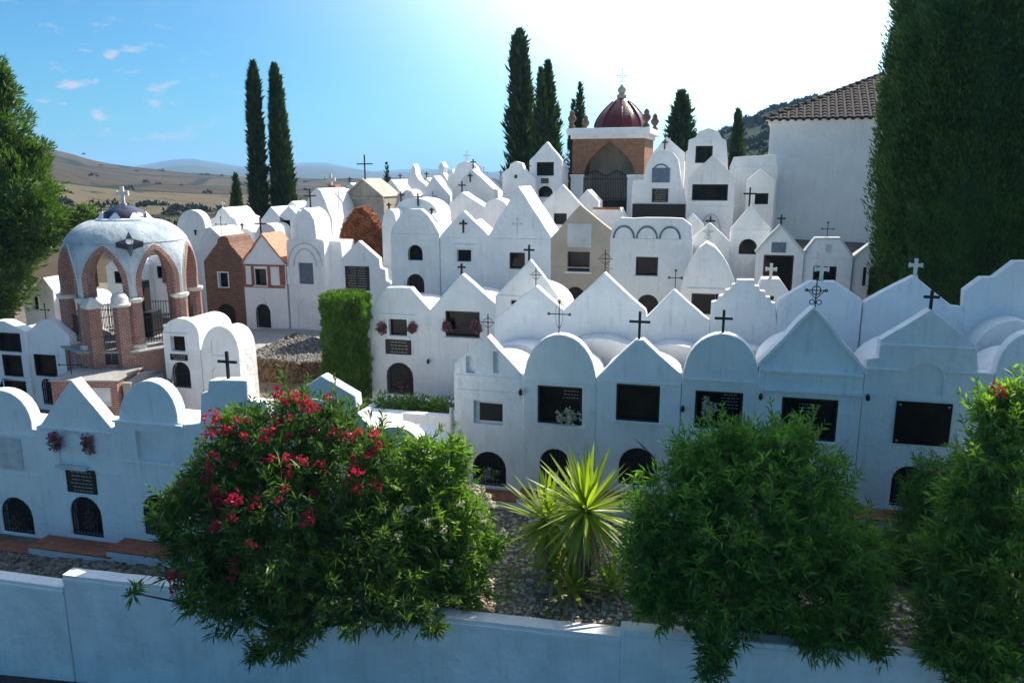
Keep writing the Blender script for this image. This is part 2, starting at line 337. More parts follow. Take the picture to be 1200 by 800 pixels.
# ------------------------------------------------------------------ parts of a mausoleum
def cross_mesh(h, style):
    m = MB(); w = h*.30; y = .012
    if style == 'stone':
        a = h*.085; m.box(-a, -a*.7, 0, a, a*.7, h); m.box(-h*.30, -a*.7+.003, h*.56, h*.30, a*.7-.003, h*.56+2*a)
        for x in (-h*.30, h*.30): m.box(x-.02, -a*.9, h*.56-a*.4, x+.02, a*.9, h*.56+2.4*a)
        m.box(-a*1.7, -a, -.03, a*1.7, a, h*.10); return m
    if style == 'bar': y = .032; w = h*.34
    m.box(-y, -y, -.05, y, y, h); m.box(-w, -y+.003, h*.62, w, y-.003, h*.62+2*y)
    if style in ('bud', 'ornate', 'oval'):
        for x, z in ((-w, h*.62+y), (w, h*.62+y), (0, h)): m.ring((x, 0, z), .028, .014, n=10, k=4)
    if style == 'ornate':
        m.ring((0, 0, h*.62+y), w*.45, .014, n=14, k=4)
        for s in (-1, 1): m.tube((0, 0, h*.35), (s*w*.8, 0, h*.62), .012); m.ring((s*w*.35, 0, h*.25), .06, .012, n=10, k=4)
    if style == 'oval': m.ring((0, 0, h*.60), h*.36, .016, n=18, k=4, sx=.28)
    if style == 'trefoil':
        for s in (-1, 1): m.tube((s*w*.7, 0, h*.70), (0, 0, h*.86), .01); m.tube((s*w*.7, 0, h*.55), (0, 0, h*.4), .01)
    return m
def grille_mesh(u0, z0, u1, z1, arched=True, step=.10, w=.05):
    m = MB(); r = (u1-u0)/2; c = (u0+u1)/2; rise = min(r, (z1-z0)*.8) if arched else 0; n = max(3, int((u1-u0)/step)); b = .011
    def top(u): return z1-rise+rise*sqrt(max(0, 1-((u-c)/r)**2)) if arched else z1
    for i in range(1, n):
        u = u0+(u1-u0)*i/n; m.box(u-b, w-b, z0, u+b, w+b, top(u)-.01)
    for f in (.12, .55): z = z0+(z1-z0)*f; m.box(u0, w-b*1.5, z-b, u1, w+b*1.5, z+b)
    pts = archpoly(u0+.018, z0+.015, u1-.018, z1-.018) if arched else rectpoly(u0+.018, z0+.015, u1-.018, z1-.018)
    for p, q in zip(pts, pts[1:]+pts[:1]): m.tube((p[0], w, p[1]), (q[0], w, q[1]), .018, n=4)
    return m
PETALS = {}
def bunch_mesh(n, R, col, seed, leafy=True):
    g = np.random.default_rng(seed); d = unit(n, g); d[:, 1] = -abs(d[:, 1]); P = d*R*g.uniform(.2, 1, (n, 1))
    parts = [leaves(P+g.normal(size=(n, 3))*.012, unit(n, g)+d*.6, .075, .06, seed=k+seed) for k in range(4)]
    me = trimesh('petals', *joinVT(parts)); return me
def flowers(label, pl, x0, y0, x1, y1, col='pinkflower', n=26, w=-.06, name='flower_bunch', cat='flowers'):
    u0, z0, u1, z1 = pl.rect(x0, y0, x1, y1); c = pl.world((u0+u1)/2, (z0+z1)/2, w)
    t = thing(name, c, pl.y, label, cat); sx = (u1-u0)/2; sz = (z1-z0)/2; g = np.random.default_rng(int(x0*7+y0))
    d = unit(n*4, g)*g.uniform(.3, 1, (n*4, 1)); P = d*np.array([sx, .09, sz])
    parts = [leaves(P+g.normal(size=P.shape)*.01, unit(len(P), g)+d*.5, .085, .07, seed=k) for k in range(3)]
    link('blossom', trimesh('blossom', *joinVT(parts)), col, t, kind='stuff')
    P = unit(n*3, g)*g.uniform(.3, 1, (n*3, 1))*np.array([sx, .07, sz]); link('leaf_spray', trimesh('leaf_spray', *leaves(P, unit(n*3, g), .14, .035, seed=5)), 'oleander', t, kind='stuff')
    return t

GROUPM = 'whitewashed mausoleums of the hillside cemetery'
def M(label, pl, top, feats=(), base=None, t=.37, dep=2.2, m='white', roof='vault', off=None, plinth=0, side=None, bev=.028, name='mausoleum', cat='mausoleum', roofmat=None, rubble=0):
    off = random.uniform(-.015, .015) if off is None else off; pl = pl.off(off)
    pts = [pl.hit(*p) for p in top]; u0 = pts[0][0]-.025; u1 = pts[-1][0]+.025; uc = (u0+u1)/2
    w = pl.world(uc, 0); xm = (top[0][0]+top[-1][0])/2
    zb = pl.hit(xm, base)[1] if base else ground(w.x, w.y)
    T = thing(name, (w.x, w.y, zb), pl.y, label, cat, GROUPM)
    tp = [(u-uc, z-zb) for u, z in pts]; tp[0] = (u0-uc, tp[0][1]); tp[-1] = (u1-uc, tp[-1][1]); tp = wob(tp)
    def R(*r): a = pl.rect(*r); return a[0]-uc, a[1]-zb, a[2]-uc, a[3]-zb
    holes = []; jobs = []
    for f in feats:
        k = f[0]
        if k in ('arch', 'win', 'rec', 'arec'):
            r = R(*f[1:5]); ext = f[5] if len(f) > 5 else None; dp = min(.24, t-.06) if k != 'arec' else .07
            if k == 'rec': dp = .14
            r = (max(r[0], u0-uc+.03), max(r[1], .05), min(r[2], u1-uc-.03), r[3])
            holes.append((archpoly(*r) if k in ('arch', 'arec') or ext == 'archwin' else rectpoly(*r), dp)); jobs.append((k, r, dp, ext))
        else: jobs.append((k, f[1:], None, None))
    outer = [(u0-uc, -.7), (u1-uc, -.7)] + tp[::-1]
    wall = slab_with_holes(outer, holes, t).build('wall', m, T, smooth=32)
    if bev:
        bv = wall.modifiers.new('bevel', 'BEVEL'); bv.width = .007 if any(f[0] == 'arec' for f in feats) else bev; bv.segments = 2; bv.limit_method = 'ANGLE'; bv.angle_limit = radians(38)
    # the burial chamber behind the parapet
    eave = min(tp[0][1], tp[-1][1]); apex = max(z for _, z in tp); a, b = u0-uc+.02, u1-uc-.02; xa = [u for u, z in tp if z == apex][0]
    rise = max(apex-eave, .2)
    if roof and dep > t:
        ze = eave-.30
        if roof == 'vault': rf = [(a+(b-a)*(.5+.5*cos(pi*i/14)), ze+rise*.6*sin(pi*i/14)) for i in range(15)]
        elif roof == 'pitch': rf = [(b, ze), (xa, ze+rise*.86), (a, ze)]
        elif roof == 'same': rf = [(u*.94, z-.10) for u, z in tp][::-1]
        elif roof == 'flat': rf = [(b, ze), (a, ze)]
        if isinstance(roof, tuple):                      # chamber in front of its parapet, towards the viewer
            L = roof[2]; q = pl.off(-L); za = q.hit(xm, roof[0])[1]-zb; zz = q.hit(xm, roof[1])[1]-zb
            rf = [(a+(b-a)*(.5+.5*cos(pi*i/14)), zz+(za-zz)*sin(pi*i/14)) for i in range(15)]
            MB().prism([(a, -.7), (b, -.7)]+rf, -L, .01).build('vault', roofmat or m, T, smooth=32)
        else: MB().prism([(a, -.7), (b, -.7)]+rf, t-.01, dep).build('vault', roofmat or m, T, smooth=32)
    for k, r, dp, ext in jobs:
        if k == 'arch':
            e = .012; MB().prism(archpoly(r[0]+e, r[1]+e, r[2]-e, r[3]-e), dp-.03, dp+.01).build('niche_slab', 'granite', T)
            grille_mesh(*r).build('grille', 'iron', T, recalc=False)
        elif k == 'win':
            ext = ext or 'iron'; fm = 'iron' if ext in ('iron', 'archwin') else 'white2'; e = .05; g = MB()
            if ext == 'archwin':
                P = archpoly(*r); Q = archpoly(r[0]+e, r[1]+e, r[2]-e, r[3]-e); MB().prism(archpoly(r[0]+.004, r[1]+.004, r[2]-.004, r[3]-.004), dp-.05, dp+.01).build('pane', 'glass', T)
                for p, q in zip(P, P[1:]+P[:1]): g.tube((p[0], .05, p[1]), (q[0], .05, q[1]), .025, n=4)
                g.build('window_frame', 'iron', T, recalc=False)
            else:
                o = .03 if ext != 'iron' else .0; y0 = -.035 if ext != 'iron' else .03
                a0, b0, a1, b1 = r[0]-o, r[1]-o, r[2]+o, r[3]+o
                g.box(a0, y0, b0, a1, dp-.002, b0+e); g.box(a0, y0, b1-e, a1, dp-.002, b1); g.box(a0, y0, b0+e, a0+e, dp-.002, b1-e); g.box(a1-e, y0, b0+e, a1, dp-.002, b1-e)
                w_ = g.build('window_frame', fm, T)
                pn = MB().box(r[0]+.02, dp-.06, r[1]+.02, r[2]-.02, dp-.012, r[3]-.02).build('pane', 'glass', w_)
                if ext == 'white' or ext == 'iron': MB().box(r[0]-.09, -.07, r[1]-.07, r[2]+.09, .02, r[1]-.012).build('sill', m if m != 'beige' else 'white', T, bev=.008)
        elif k == 'rec' and ext: MB().box(r[0]+.012, dp-.025, r[1]+.012, r[2]-.012, dp+.01, r[3]-.012).build('niche_slab', ext, T)
        elif k == 'plq':
            q = R(*r[:4]); sl = MB().box(q[0], -.035, q[1], q[2], .01, q[3]).build('plaque', r[4] if len(r) > 4 else 'granite', T, bev=.008)
            if len(r) <= 4 or r[4] == 'granite':
                tx = MB(); n = max(2, int((q[3]-q[1])/.11)); W = q[2]-q[0]
                for i in range(n):
                    z = q[3]-(i+.7)*(q[3]-q[1])/(n+.4); u = q[0]+W*random.uniform(.12, .25)
                    while u < q[2]-W*.15:
                        l = min(random.uniform(.04, .14), q[2]-W*.12-u); tx.box(u, -.041, z-.014, u+l, -.03, z+.014); u += l+.035
                if tx.v: tx.build('inscription', 'letter', sl, recalc=False, kind='stuff')
        elif k == 'studs':
            q = R(*r[:4]); sm = None
            for u in (q[0]+.08, q[2]-.08):
                for z in (q[1]+.08, q[3]-.08):
                    if sm is None: sm = MB().lathe([(.03, 0), (.024, .015), (.0, .02)], 10).mesh('stud')
                    o = link('stud', sm, None if sm.materials else 'brass', T); o.location = (u, -.04, z); o.rotation_euler = (pi/2, 0, 0)
        elif k == 'panel':
            q = R(*r[:4]); d0 = -r[5] if len(r) > 5 else -.03; MB().box(q[0], d0, q[1], q[2], max(.01, d0+.05), q[3]).build('panel', r[4], T, bev=.008)
        elif k == 'ledge':
            h = r[4]; pr = r[5]
            q0 = pl.hit(r[0], r[1]); ue = pl.hit(r[2], r[1])[0]; MB().box(q0[0]-uc, -pr, q0[1]-zb-h, ue-uc, .03, q0[1]-zb).build('cornice', r[6] if len(r) > 6 else m, T, bev=.012)
        elif k == 'cross':
            px, y0, y1, st = r[:4]; wo = r[4] if len(r) > 4 else min(t, .37)/2; q = pl.off(wo); uu, z1 = q.hit(px, y1); z0 = q.hit(px, y0)[1]
            o = cross_mesh(z0-z1, st).build('cross', r[5] if len(r) > 5 else ('stone' if st == 'stone' else 'iron'), T, recalc=False); o.location = (uu-uc, wo, z1-zb-.02)
        elif k == 'lamp':
            u, z = pl.hit(*r); u -= uc; z -= zb
            MB().tube((u, 0, z+.06), (u, -.12, z+.10), .012).lathe([(.02, z-.07), (.05, z-.04), (.055, z+.05), (.02, z+.09), (.006, z+.12)], 8, (u, -.12)).build('lantern', 'iron', T, recalc=False)
        elif k == 'arc':
            cx, cy, ex, ty = r[:4]; u, z = pl.hit(cx, cy); ru = abs(pl.hit(ex, cy)[0]-u); rz = pl.hit(cx, ty)[1]-z; g = MB(); n = 12
            P = [(u-uc+ru*cos(pi*i/n), z-zb+rz*sin(pi*i/n)) for i in range(n+1)]; P2 = [(u-uc+(ru-.07)*cos(pi*i/n), z-zb+(rz-.07)*sin(pi*i/n)) for i in range(n+1)]
            g.prism(P+P2[::-1], -.035, .02).build('arch_moulding', r[4] if len(r) > 4 else m, T)
        elif k == 'coping':
            th, ov, cm = r; P = tp; n = len(P); g = MB(); up = []
            for i, (u, z) in enumerate(P):
                p = P[max(i-1, 0)]; q = P[min(i+1, n-1)]; dx, dz = q[0]-p[0], q[1]-p[1]; L = sqrt(dx*dx+dz*dz); up.append((u-dz/L*th, z+dx/L*th))
            dn = [(u+ (z2-z)*0, z-.02) for (u, z), (u2, z2) in zip(P, up)]
            g.prism(dn+up[::-1], -ov, t+ov*.5).build('coping', cm, T, smooth=30)
        elif k == 'text':
            q = R(*r[:4]); tx = MB(); n = max(2, int((q[3]-q[1])/.075))
            for i in range(n):
                z = q[3]-(i+.5)*(q[3]-q[1])/n; u = q[0]+random.uniform(0, .06)
                while u < q[2]-.05: l = random.uniform(.03, .11); tx.box(u, r[4], z-.010, min(u+l, q[2]), r[4]+.006, z+.010); u += l+.028
            tx.build('inscription', 'letter', T, recalc=False, kind='stuff')
        elif k == 'box':
            x0, y0, x1, y1, w0, w1, mm = r; q = R(x0, y0, x1, y1); MB().box(q[0], w0, q[1], q[2], w1, q[3]).build('block', mm, T, bev=.01)
    if rubble:                                              # loose courses of stone over the face and along the broken edge
        g = np.random.default_rng(5); V = []; Tt = []; zs_ = [z for _, z in tp]
        oct_ = np.array([[0, 2, 4], [2, 1, 4], [1, 3, 4], [3, 0, 4], [2, 0, 5], [1, 2, 5], [3, 1, 5], [0, 3, 5]]); dr = np.array([[1, 0, 0], [-1, 0, 0], [0, 1, 0], [0, -1, 0], [0, 0, 1], [0, 0, -1]], float)
        for i in range(rubble):
            u = g.uniform(tp[0][0], tp[-1][0]); zt_ = float(np.interp(u, [q[0] for q in tp], zs_)); edge = i % 3 == 0
            c = np.array([u, g.uniform(0, t), zt_-g.uniform(0, .05)] if edge else [u, g.uniform(-.02, .02), zt_-g.uniform(0, 2.2)]); V.append(c+dr*np.array([1.3, .8, .8])*g.uniform(.05, .13)*g.uniform(.7, 1.2, (6, 1))); Tt.append(oct_+i*6)
        link('rubble_stone', trimesh('rubble', np.concatenate(V), np.concatenate(Tt)), m, T, kind='stuff')
    if plinth:
        a, b = u0-uc-.02, u1-uc+.02; h = .5
        pb = MB().box(a, -plinth, -h, b, .01, -.045).build('plinth', 'white', T, bev=.015)
        g = MB(); n = max(4, int((b-a)/.33)); k2 = 3; st = (b-a)/n; sd = plinth/k2
        for i in range(n):
            for j in range(k2): g.box(a+i*st+.005, -plinth-.03+j*sd+.005, -.05, a+(i+1)*st-.005, -plinth-.03+(j+1)*sd-.005, -.012-random.uniform(0, .006))
        g.build('paving_tile', 'terracotta', T, recalc=False, kind='stuff')
    return T, pl

# ------------------------------------------------------------------ the setting
def sheet(name, xs, ys, zf, m, smooth=60):
    V = np.array([[x, y, zf(x, y)] for y in ys for x in xs], np.float32); n = len(xs); T = []
    for j in range(len(ys)-1):
        for i in range(n-1): k = j*n+i; T += [(k, k+1, k+n+1), (k, k+n+1, k+n)]
    return link(name, trimesh(name, V, T), m, kind='structure', smooth=smooth)
PW = Plane(600, 737, 14.9, 11)                          # the boundary wall
def wall_y(x): return PW.o.y - (x-PW.o.x)*math.tan(PW.y)
def ground_sheet():
    xs = np.concatenate([[-60, -45], np.arange(-32, 32.1, .8), [45, 60]]); vs = np.concatenate([[0], np.arange(.6, 42, .8), np.arange(42, 135, 4)]); V = []; T = []; n = len(xs)
    for v in vs:
        for x in xs: y = wall_y(x)+.22+v; V.append((x, y, ground(x, max(y, 9))+.02*sin(x*2.1+y)*cos(y*1.7)))
    for j in range(len(vs)-1):
        for i in range(n-1): k = j*n+i; T += [(k, k+1, k+n+1), (k, k+n+1, k+n)]
    link('ground', trimesh('ground', V, T), 'soil', kind='structure', smooth=60)
ground_sheet()
sheet('road', [-90, -40, -20, 0, 20, 40, 90], [-60, -20, 0, 10, 16, 24, 40], lambda x, y: -11.75+.02*x+ZC if y < 23 else -12.6+ZC, 'asphalt')
def fbm(x, y, o=5):
    s = 0; a = 1
    for i in range(o): s += a*sin(x*1.7*2**i+1.3*i+sin(y*1.1*2**i+i))*cos(y*1.9*2**i+2.1*i); a *= .5
    return s
def hill(name, ridge, R, r0, z0, m, rough, n=140, k=26, back=1.25):
    px = np.array([p for p, _ in ridge]); py = np.array([p for _, p in ridge]); V = []; xs = np.linspace(px[0], px[-1], n)
    for j in range(k+4):
        for x in xs:
            r = ray(x, 205); az = atan2(r.x, r.y); zr = (205-np.interp(x, px, py))/F*R + ZC
            if j < k: s = j/(k-1); d = r0+(R-r0)*s**1.5; z = z0+(zr-z0)*(s**1.25)
            else: q = (j-k+1)/4; d = R*(1+(back-1)*q); z = zr+(z0-zr)*q
            X, Y = d*math.tan(az), d
            V.append((X, Y, z + rough*fbm(X/R*9, Y/R*9)*min(1, .15+j/k)))
    T = []
    for j in range(k+3):
        for i in range(n-1): q = j*n+i; T += [(q, q+1, q+n+1), (q, q+n+1, q+n)]
    return link(name, trimesh(name, V, T), m, kind='structure', smooth=60)
dry = hill('dry_hill', [(-700, 150), (-200, 163), (0, 172), (50, 177), (80, 184), (112, 191), (160, 198), (220, 203), (300, 208), (420, 211), (520, 213), (640, 214), (800, 214), (1500, 216), (2200, 216)], 850, 95, -13+ZC, 'field', 2.5, 200)
hill('blue_mountain', [(-900, 196), (100, 205), (165, 197), (195, 191), (225, 188), (250, 191), (275, 195), (310, 197), (350, 192), (385, 194), (410, 200), (440, 204), (480, 203), (520, 201), (560, 203), (600, 202), (650, 200), (800, 190), (1500, 180), (2200, 190)], 5200, 1300, -5, 'mountain', 14, 240, 18)
wooded = hill('wooded_hill', [(700, 208), (760, 196), (800, 181), (830, 166), (865, 150), (900, 134), (950, 120), (1020, 108), (1200, 94), (1500, 86), (2000, 100)], 330, 120, -9+ZC, 'forest', 1.2, 120, 24)
link('terrain', trimesh('terrain', [(-9000, 60, -60), (9000, 60, -60), (9000, 9000, -60), (-9000, 9000, -60)], [(0, 1, 2), (0, 2, 3)]), 'mountain', kind='structure')
def paved(name, pts, m, lift=.05, th=.12):              # a paved patch: corners as (px, py, distance)
    P = [at(*p) for p in pts]; MB().add([(p.x, p.y, p.z+lift) for p in P]+[(p.x, p.y, p.z-.6) for p in P], [tuple(range(len(P)))]+[(i, (i+1) % len(P), len(P)+(i+1) % len(P), len(P)+i) for i in range(len(P))]).build(name, m, kind='structure')

# ------------------------------------------------------------------ boundary wall in the foreground
def boundary():
    segs = [[(-160, 656), (73, 687.5), 'a'], [(73, 673), (727, 745.5), 'b'], [(727, 737.5), (1420, 803), 'c']]
    T = thing('boundary_wall', PW.world(0, -11.7+ZC), PW.y, 'long low whitewashed boundary wall stepping up along the foreground', 'wall')
    z0 = -11.7+ZC
    for (a, b, _) in segs:
        ua, za = PW.hit(*a); ub, zb = PW.hit(*b); n = 14; top = wob([(ua+(ub-ua)*i/n, za+(zb-za)*i/n-z0) for i in range(n+1)], .014)
        o = slab_with_holes([(ua, -1.2), (ub, -1.2)]+top[::-1], [], .36).build('wall_section', 'wallwhite', T, smooth=32)
        bv = o.modifiers.new('bevel', 'BEVEL'); bv.width = .03; bv.segments = 3; bv.limit_method = 'ANGLE'; bv.angle_limit = radians(40)
        cp = [(u, z-.16) for u, z in top]; MB().prism(cp+[(u, z-.10) for u, z in top][::-1], -.025, .02).build('wall_band', 'white2', T, smooth=30)
boundary()

# ------------------------------------------------------------------ front row at the foot of the slope
RA = Plane(100, 550, 20.3, 14)
M('white round-gabled mausoleum at the end of the front row with a framed marble panel', RA, rnd(-64, 495, -4, 457, 37, 503)+[(45, 504)], [('arch', 2, 583, 38, 624), ('panel', -22, 512, 26, 548, 'marble'), ('ledge', -60, 545, 48, 0, .03, .02), ('ledge', -62, 500, 40, 0, .05, .04)], base=624, plinth=.75, roof='flat')
pA2 = M('white pointed mausoleum with an arched shrine niche and small black plaque below', RA, [(43, 500), (48, 497), (83, 445), (130, 501), (137, 499)], [('arch', 83, 582, 119, 628), ('arec', 68, 507, 103, 546), ('arc', 85.5, 528, 107, 504, 'grey'), ('panel', 68, 545, 103, 549, 'grey', .12), ('plq', 79, 550, 113, 577), ('ledge', 48, 499, 130, 0, .05, .03), ('ledge', 52, 546, 137, 0, .03, .02)], base=629, plinth=.75, roof='flat')[1]
M('white round-gabled mausoleum with an empty square niche beside the red oleander', RA, [(134, 492)]+rnd(139, 491, 172, 446, 208, 496)+[(215, 497)], [('arch', 168, 580, 206, 628), ('rec', 160, 507, 197, 541), ('ledge', 133, 491, 214, 0, .06, .07), ('ledge', 135, 538, 228, 0, .03, .02)], base=632, plinth=.75, roof='flat', side=0)
M('white mausoleum with a square stepped parapet and plain black cross, behind red oleander', RA, [(212, 498), (234, 496), (235, 461), (243, 459), (244, 446), (289, 446), (290, 470), (312, 472), (313, 500)], [('cross', 268, 411, 446, 'bar'), ('arch', 250, 585, 288, 635)], base=636, plinth=.75, roof='flat')
M('white half-hidden mausoleum with a pointed parapet stepping down behind the red flowers', RA, [(318, 484), (354, 455), (376, 440), (416, 464), (418, 482), (432, 502)], [('arch', 345, 590, 385, 640)], base=640, plinth=.75, roof='flat')
M('low white round-gabled mausoleum peeping out between the oleanders', RA, rnd(426, 535, 462, 500, 494, 530), [('arec', 446, 540, 478, 580)], base=645, t=.5, roof='vault')
for x0, y0, x1, y1, c_, lb in ((8, 604, 30, 622, 'pinkflower', 'dusky flowers behind the barred arch nearest the photo edge'), (94, 600, 116, 626, 'pinkflower', 'dusky flowers behind the barred arch below the small black plaque'), (172, 602, 196, 624, 'redflower', 'red flowers behind the barred arch beside the red oleander')):
    flowers(lb, pA2, x0, y0, x1, y1, c_, 16, .12)
flowers('dry wreath of grey flowers round the arched shrine niche of the pointed mausoleum', pA2, 60, 503, 74, 530, 'pinkflower', 16, -.09)
flowers('dry flower garland hung at the other side of the arched shrine niche', pA2, 98, 506, 112, 534, 'pinkflower', 16, -.09)
# ------------------------------------------------------------------ main row behind the shrubs
RB = Plane(590, 470, 20.8, 14)
M('white mausoleum at the row end with three sunk gable panels and small framed plaque', RB, [(533, 441), (533.4, 425), (571, 394), (613, 441)], [('arch', 554, 529, 593, 569), ('rec', 555, 470, 589, 497), ('rec', 546, 417, 556, 437), ('rec', 578, 412, 584, 437), ('panel', 561, 474, 588, 494, 'granite', -.09),
  ('ledge', 534, 438, 613, 0, .05, .03), ('ledge', 535, 455, 611, 0, .03, .02), ('lamp', 611, 459), ('cross', 572, 367, 394, 'trefoil')], base=571, plinth=.7)
pB2 = M('white round-gabled mausoleum with a slender looped iron cross, right behind the yucca', RB, rnd(614, 443, 655, 392, 698, 446), [('arch', 632, 526, 669, 570), ('win', 630, 453, 682, 497), ('text', 657, 458, 677, 470, .168), ('ledge', 614, 444, 697, 0, .045, .03), ('cross', 655, 352, 393, 'oval')], base=574, plinth=.7)[1]
pB3 = M('white pointed mausoleum with dark window and upright black cross above the yucca', RB, [(700, 442), (744, 399), (754, 398), (798, 439)], [('arch', 725, 525, 770, 569), ('win', 722, 451, 773, 494), ('ledge', 701, 444, 799, 0, .045, .03), ('lamp', 800, 478), ('cross', 749, 364, 399, 'bar')], base=577, plinth=.7)[1]
pB4 = M('white segment-gabled mausoleum with white flower spray painted behind its dark glass', RB, rnd(801, 440, 847, 391, 889, 440), [('win', 814, 459, 870, 503), ('text', 845, 463, 866, 482, .168), ('ledge', 801, 442, 889, 0, .05, .04), ('cross', 847, 362, 392, 'bar'), ('arch', 824, 532, 866, 575)], base=582, plinth=.7)[1]
M('white mausoleum with a moulded triangular pediment over a wide black window', RB, tri(891, 428, 953.5, 362, 1012, 437), [('win', 915, 467, 981, 516), ('text', 935, 474, 962, 486, .168), ('ledge', 890, 431, 1013, 0, .07, .09), ('ledge', 890, 452, 1013, 0, .10, .06), ('ledge', 890, 458, 1013, 0, .05, .035), ('lamp', 891, 464), ('lamp', 1016, 465), ('coping', .07, .09, 'white'), ('cross', 955, 326, 362, 'ornate'), ('arch', 930, 545, 972, 590)], base=592, plinth=.7)
M('white broad-shouldered mausoleum with shallow arched niche above a brass-studded black window', RB, [(1015, 437), (1016, 421), (1030, 419), (1032, 398), (1091, 363), (1145, 406), (1146, 437), (1164, 438)], [('arec', 1062, 426, 1107, 463), ('plq', 1048, 471, 1114, 521, 'glass'), ('studs', 1048, 471, 1114, 521), ('ledge', 1032, 402, 1146, 0, .05, .04), ('ledge', 1015, 430, 1061, 0, .05, .04), ('ledge', 1108, 434, 1165, 0, .05, .04), ('arch', 1044, 546, 1084, 594), ('cross', 1090, 339, 364, 'bar')], base=600, plinth=.7)
M('white mausoleum with a large blue-shaded vault, partly behind the tall bush', RB, rnd(1168, 440, 1216, 388, 1270, 450), [('win', 1190, 475, 1250, 525)], base=606, roof='vault')
for x0, y0, x1, y1, c_, lb in ((562, 548, 584, 566, 'whiteflower', 'pale flowers behind the barred arch below the small framed plaque'), (735, 548, 762, 566, 'pinkflower', 'dusky flowers behind the barred arch just right of the yucca')):
    flowers(lb, pB3, x0, y0, x1, y1, c_, 16, .12)
flowers('pale flowers in the lower corner of the dark window above the yucca', pB2, 651, 478, 681, 497, 'whiteflower', 22, -.02)
flowers('white flower spray standing before the dark glass beside the plain black window', pB4, 821, 462, 840, 498, 'whiteflower', 20, .02)
# ------------------------------------------------------------------ the row standing back to back with it: plain rear walls
RC = RB.off(3.5)
M('plain white rear gable with thin iron cross behind the looped iron cross', RC, tri(580, 374, 628, 335, 660, 364), [('cross', 628, 313, 336, 'trefoil')], roof=(403, 425, .9))
M('plain broad white rear gable with budded iron cross in the middle of the second row', RC, [(661, 364), (708, 319), (756, 363), (756.5, 368)], [('cross', 709, 292, 320, 'trefoil')], roof=(397, 425, .9))
M('plain white rear gable with short black cross beside the stepped parapet', RC, tri(758, 372, 790, 339, 831, 377), [('cross', 791, 316, 340, 'bud')], roof=(404, 428, .9))
M('plain white mausoleum back with a stair-stepped parapet', RC, [(833, 382), (833.5, 354), (841, 353), (842, 347), (849, 346), (850, 340), (857, 339), (858, 333.5), (863, 333), (863.5, 328), (884, 328), (884.5, 335), (890, 335.5), (890.5, 341), (897, 341.5), (897.5, 348), (903, 348.5), (903.5, 355), (909, 355.5), (909.5, 382)], [('box', 903, 347, 907, 352, .05, .25, 'iron')], roof=(408, 432, .9))
M('plain white low gable with a carved white cross, its left edge sunlit', RC, [(913, 354), (913.2, 351), (949, 330), (979, 330), (1009, 350), (1009.5, 354)], [('cross', 962, 306, 330, 'stone')], roof=(408, 432, .9))
M('plain white gable carrying a sturdy white stone cross before the giant cypress', RC, [(1012, 368), (1013, 354), (1072, 323), (1117, 359), (1128, 360), (1128.5, 368)], [('cross', 1072, 302, 324, 'stone')], roof=(413, 436, .9))
M('tall plain white stepped rear wall at the foot of the giant cypress', RC, [(1130, 368), (1130.5, 340), (1151, 325), (1165, 325), (1190, 306), (1225, 306), (1228, 368)], [], roof=(375, 430, .9))
# small gables just behind
M('white gable with solid black cross facing the path behind the thin iron cross', Plane(621, 345, 25.7, 14), tri(581, 347, 621, 304, 662, 359), [('ledge', 581, 346, 662, 0, .04, .04), ('rec', 598, 352, 606, 357, 'granite'), ('cross', 620, 286, 305, 'bar')], t=.3, roof='vault', dep=2.0)
M('white ogee-arched gable with a dark flower-filled window under a ledge', Plane(828, 335, 27.5, 14), [(797, 345), (804, 315), (811, 302), (819, 291), (828, 284.5), (838, 290), (847, 300), (854, 312), (861, 330), (862, 345)], [('win', 810, 344, 838, 368), ('ledge', 805, 337, 848, 0, .07, .08)], roof='same', dep=2.4)
M('white low hipped block behind the stepped parapet with a small white cross', Plane(903, 340, 26.5, 14), [(886, 345), (893, 327), (914, 327), (927, 347)], [('cross', 903, 308, 327, 'stone')], t=.8, roof=None)

# ------------------------------------------------------------------ pair beside the trimmed cypress
RD = Plane(490, 420, 27, 14)
pD1 = M('white flat-topped mausoleum with white shrine window between flowers and black plaque', RD, [(433, 363), (452, 337), (481, 337), (503, 363)], [('arch', 453, 425, 484, 462), ('win', 455, 373, 478, 394, 'white'), ('plq', 452, 398, 482, 415), ('ledge', 445, 367, 486, 0, .05, .07), ('ledge', 434, 397, 503, 0, .025, .015)], base=466, roof='vault', dep=2.8)[1]
pD2 = M('white pointed mausoleum with a black window framed by pink flower bunches', RD, tri(504, 364, 541, 321, 580, 356), [('win', 522, 365, 562, 395), ('lamp', 503, 423), ('cross', 541, 308, 322, 'bar')], base=466, roof='vault', dep=2.8)[1]
flowers('pink flowers left of the small white shrine window', pD1, 442, 377, 454, 391, 'pinkflower', 20)
flowers('pink flowers right of the small white shrine window', pD1, 479, 377, 489, 391, 'pinkflower', 20)
flowers('dusky flower bunch on the left jamb of the black gable window', pD2, 519, 374, 530, 391, 'pinkflower', 20)
flowers('dusky flower bunch on the right jamb of the black gable window', pD2, 553, 374, 565, 391, 'pinkflower', 20)

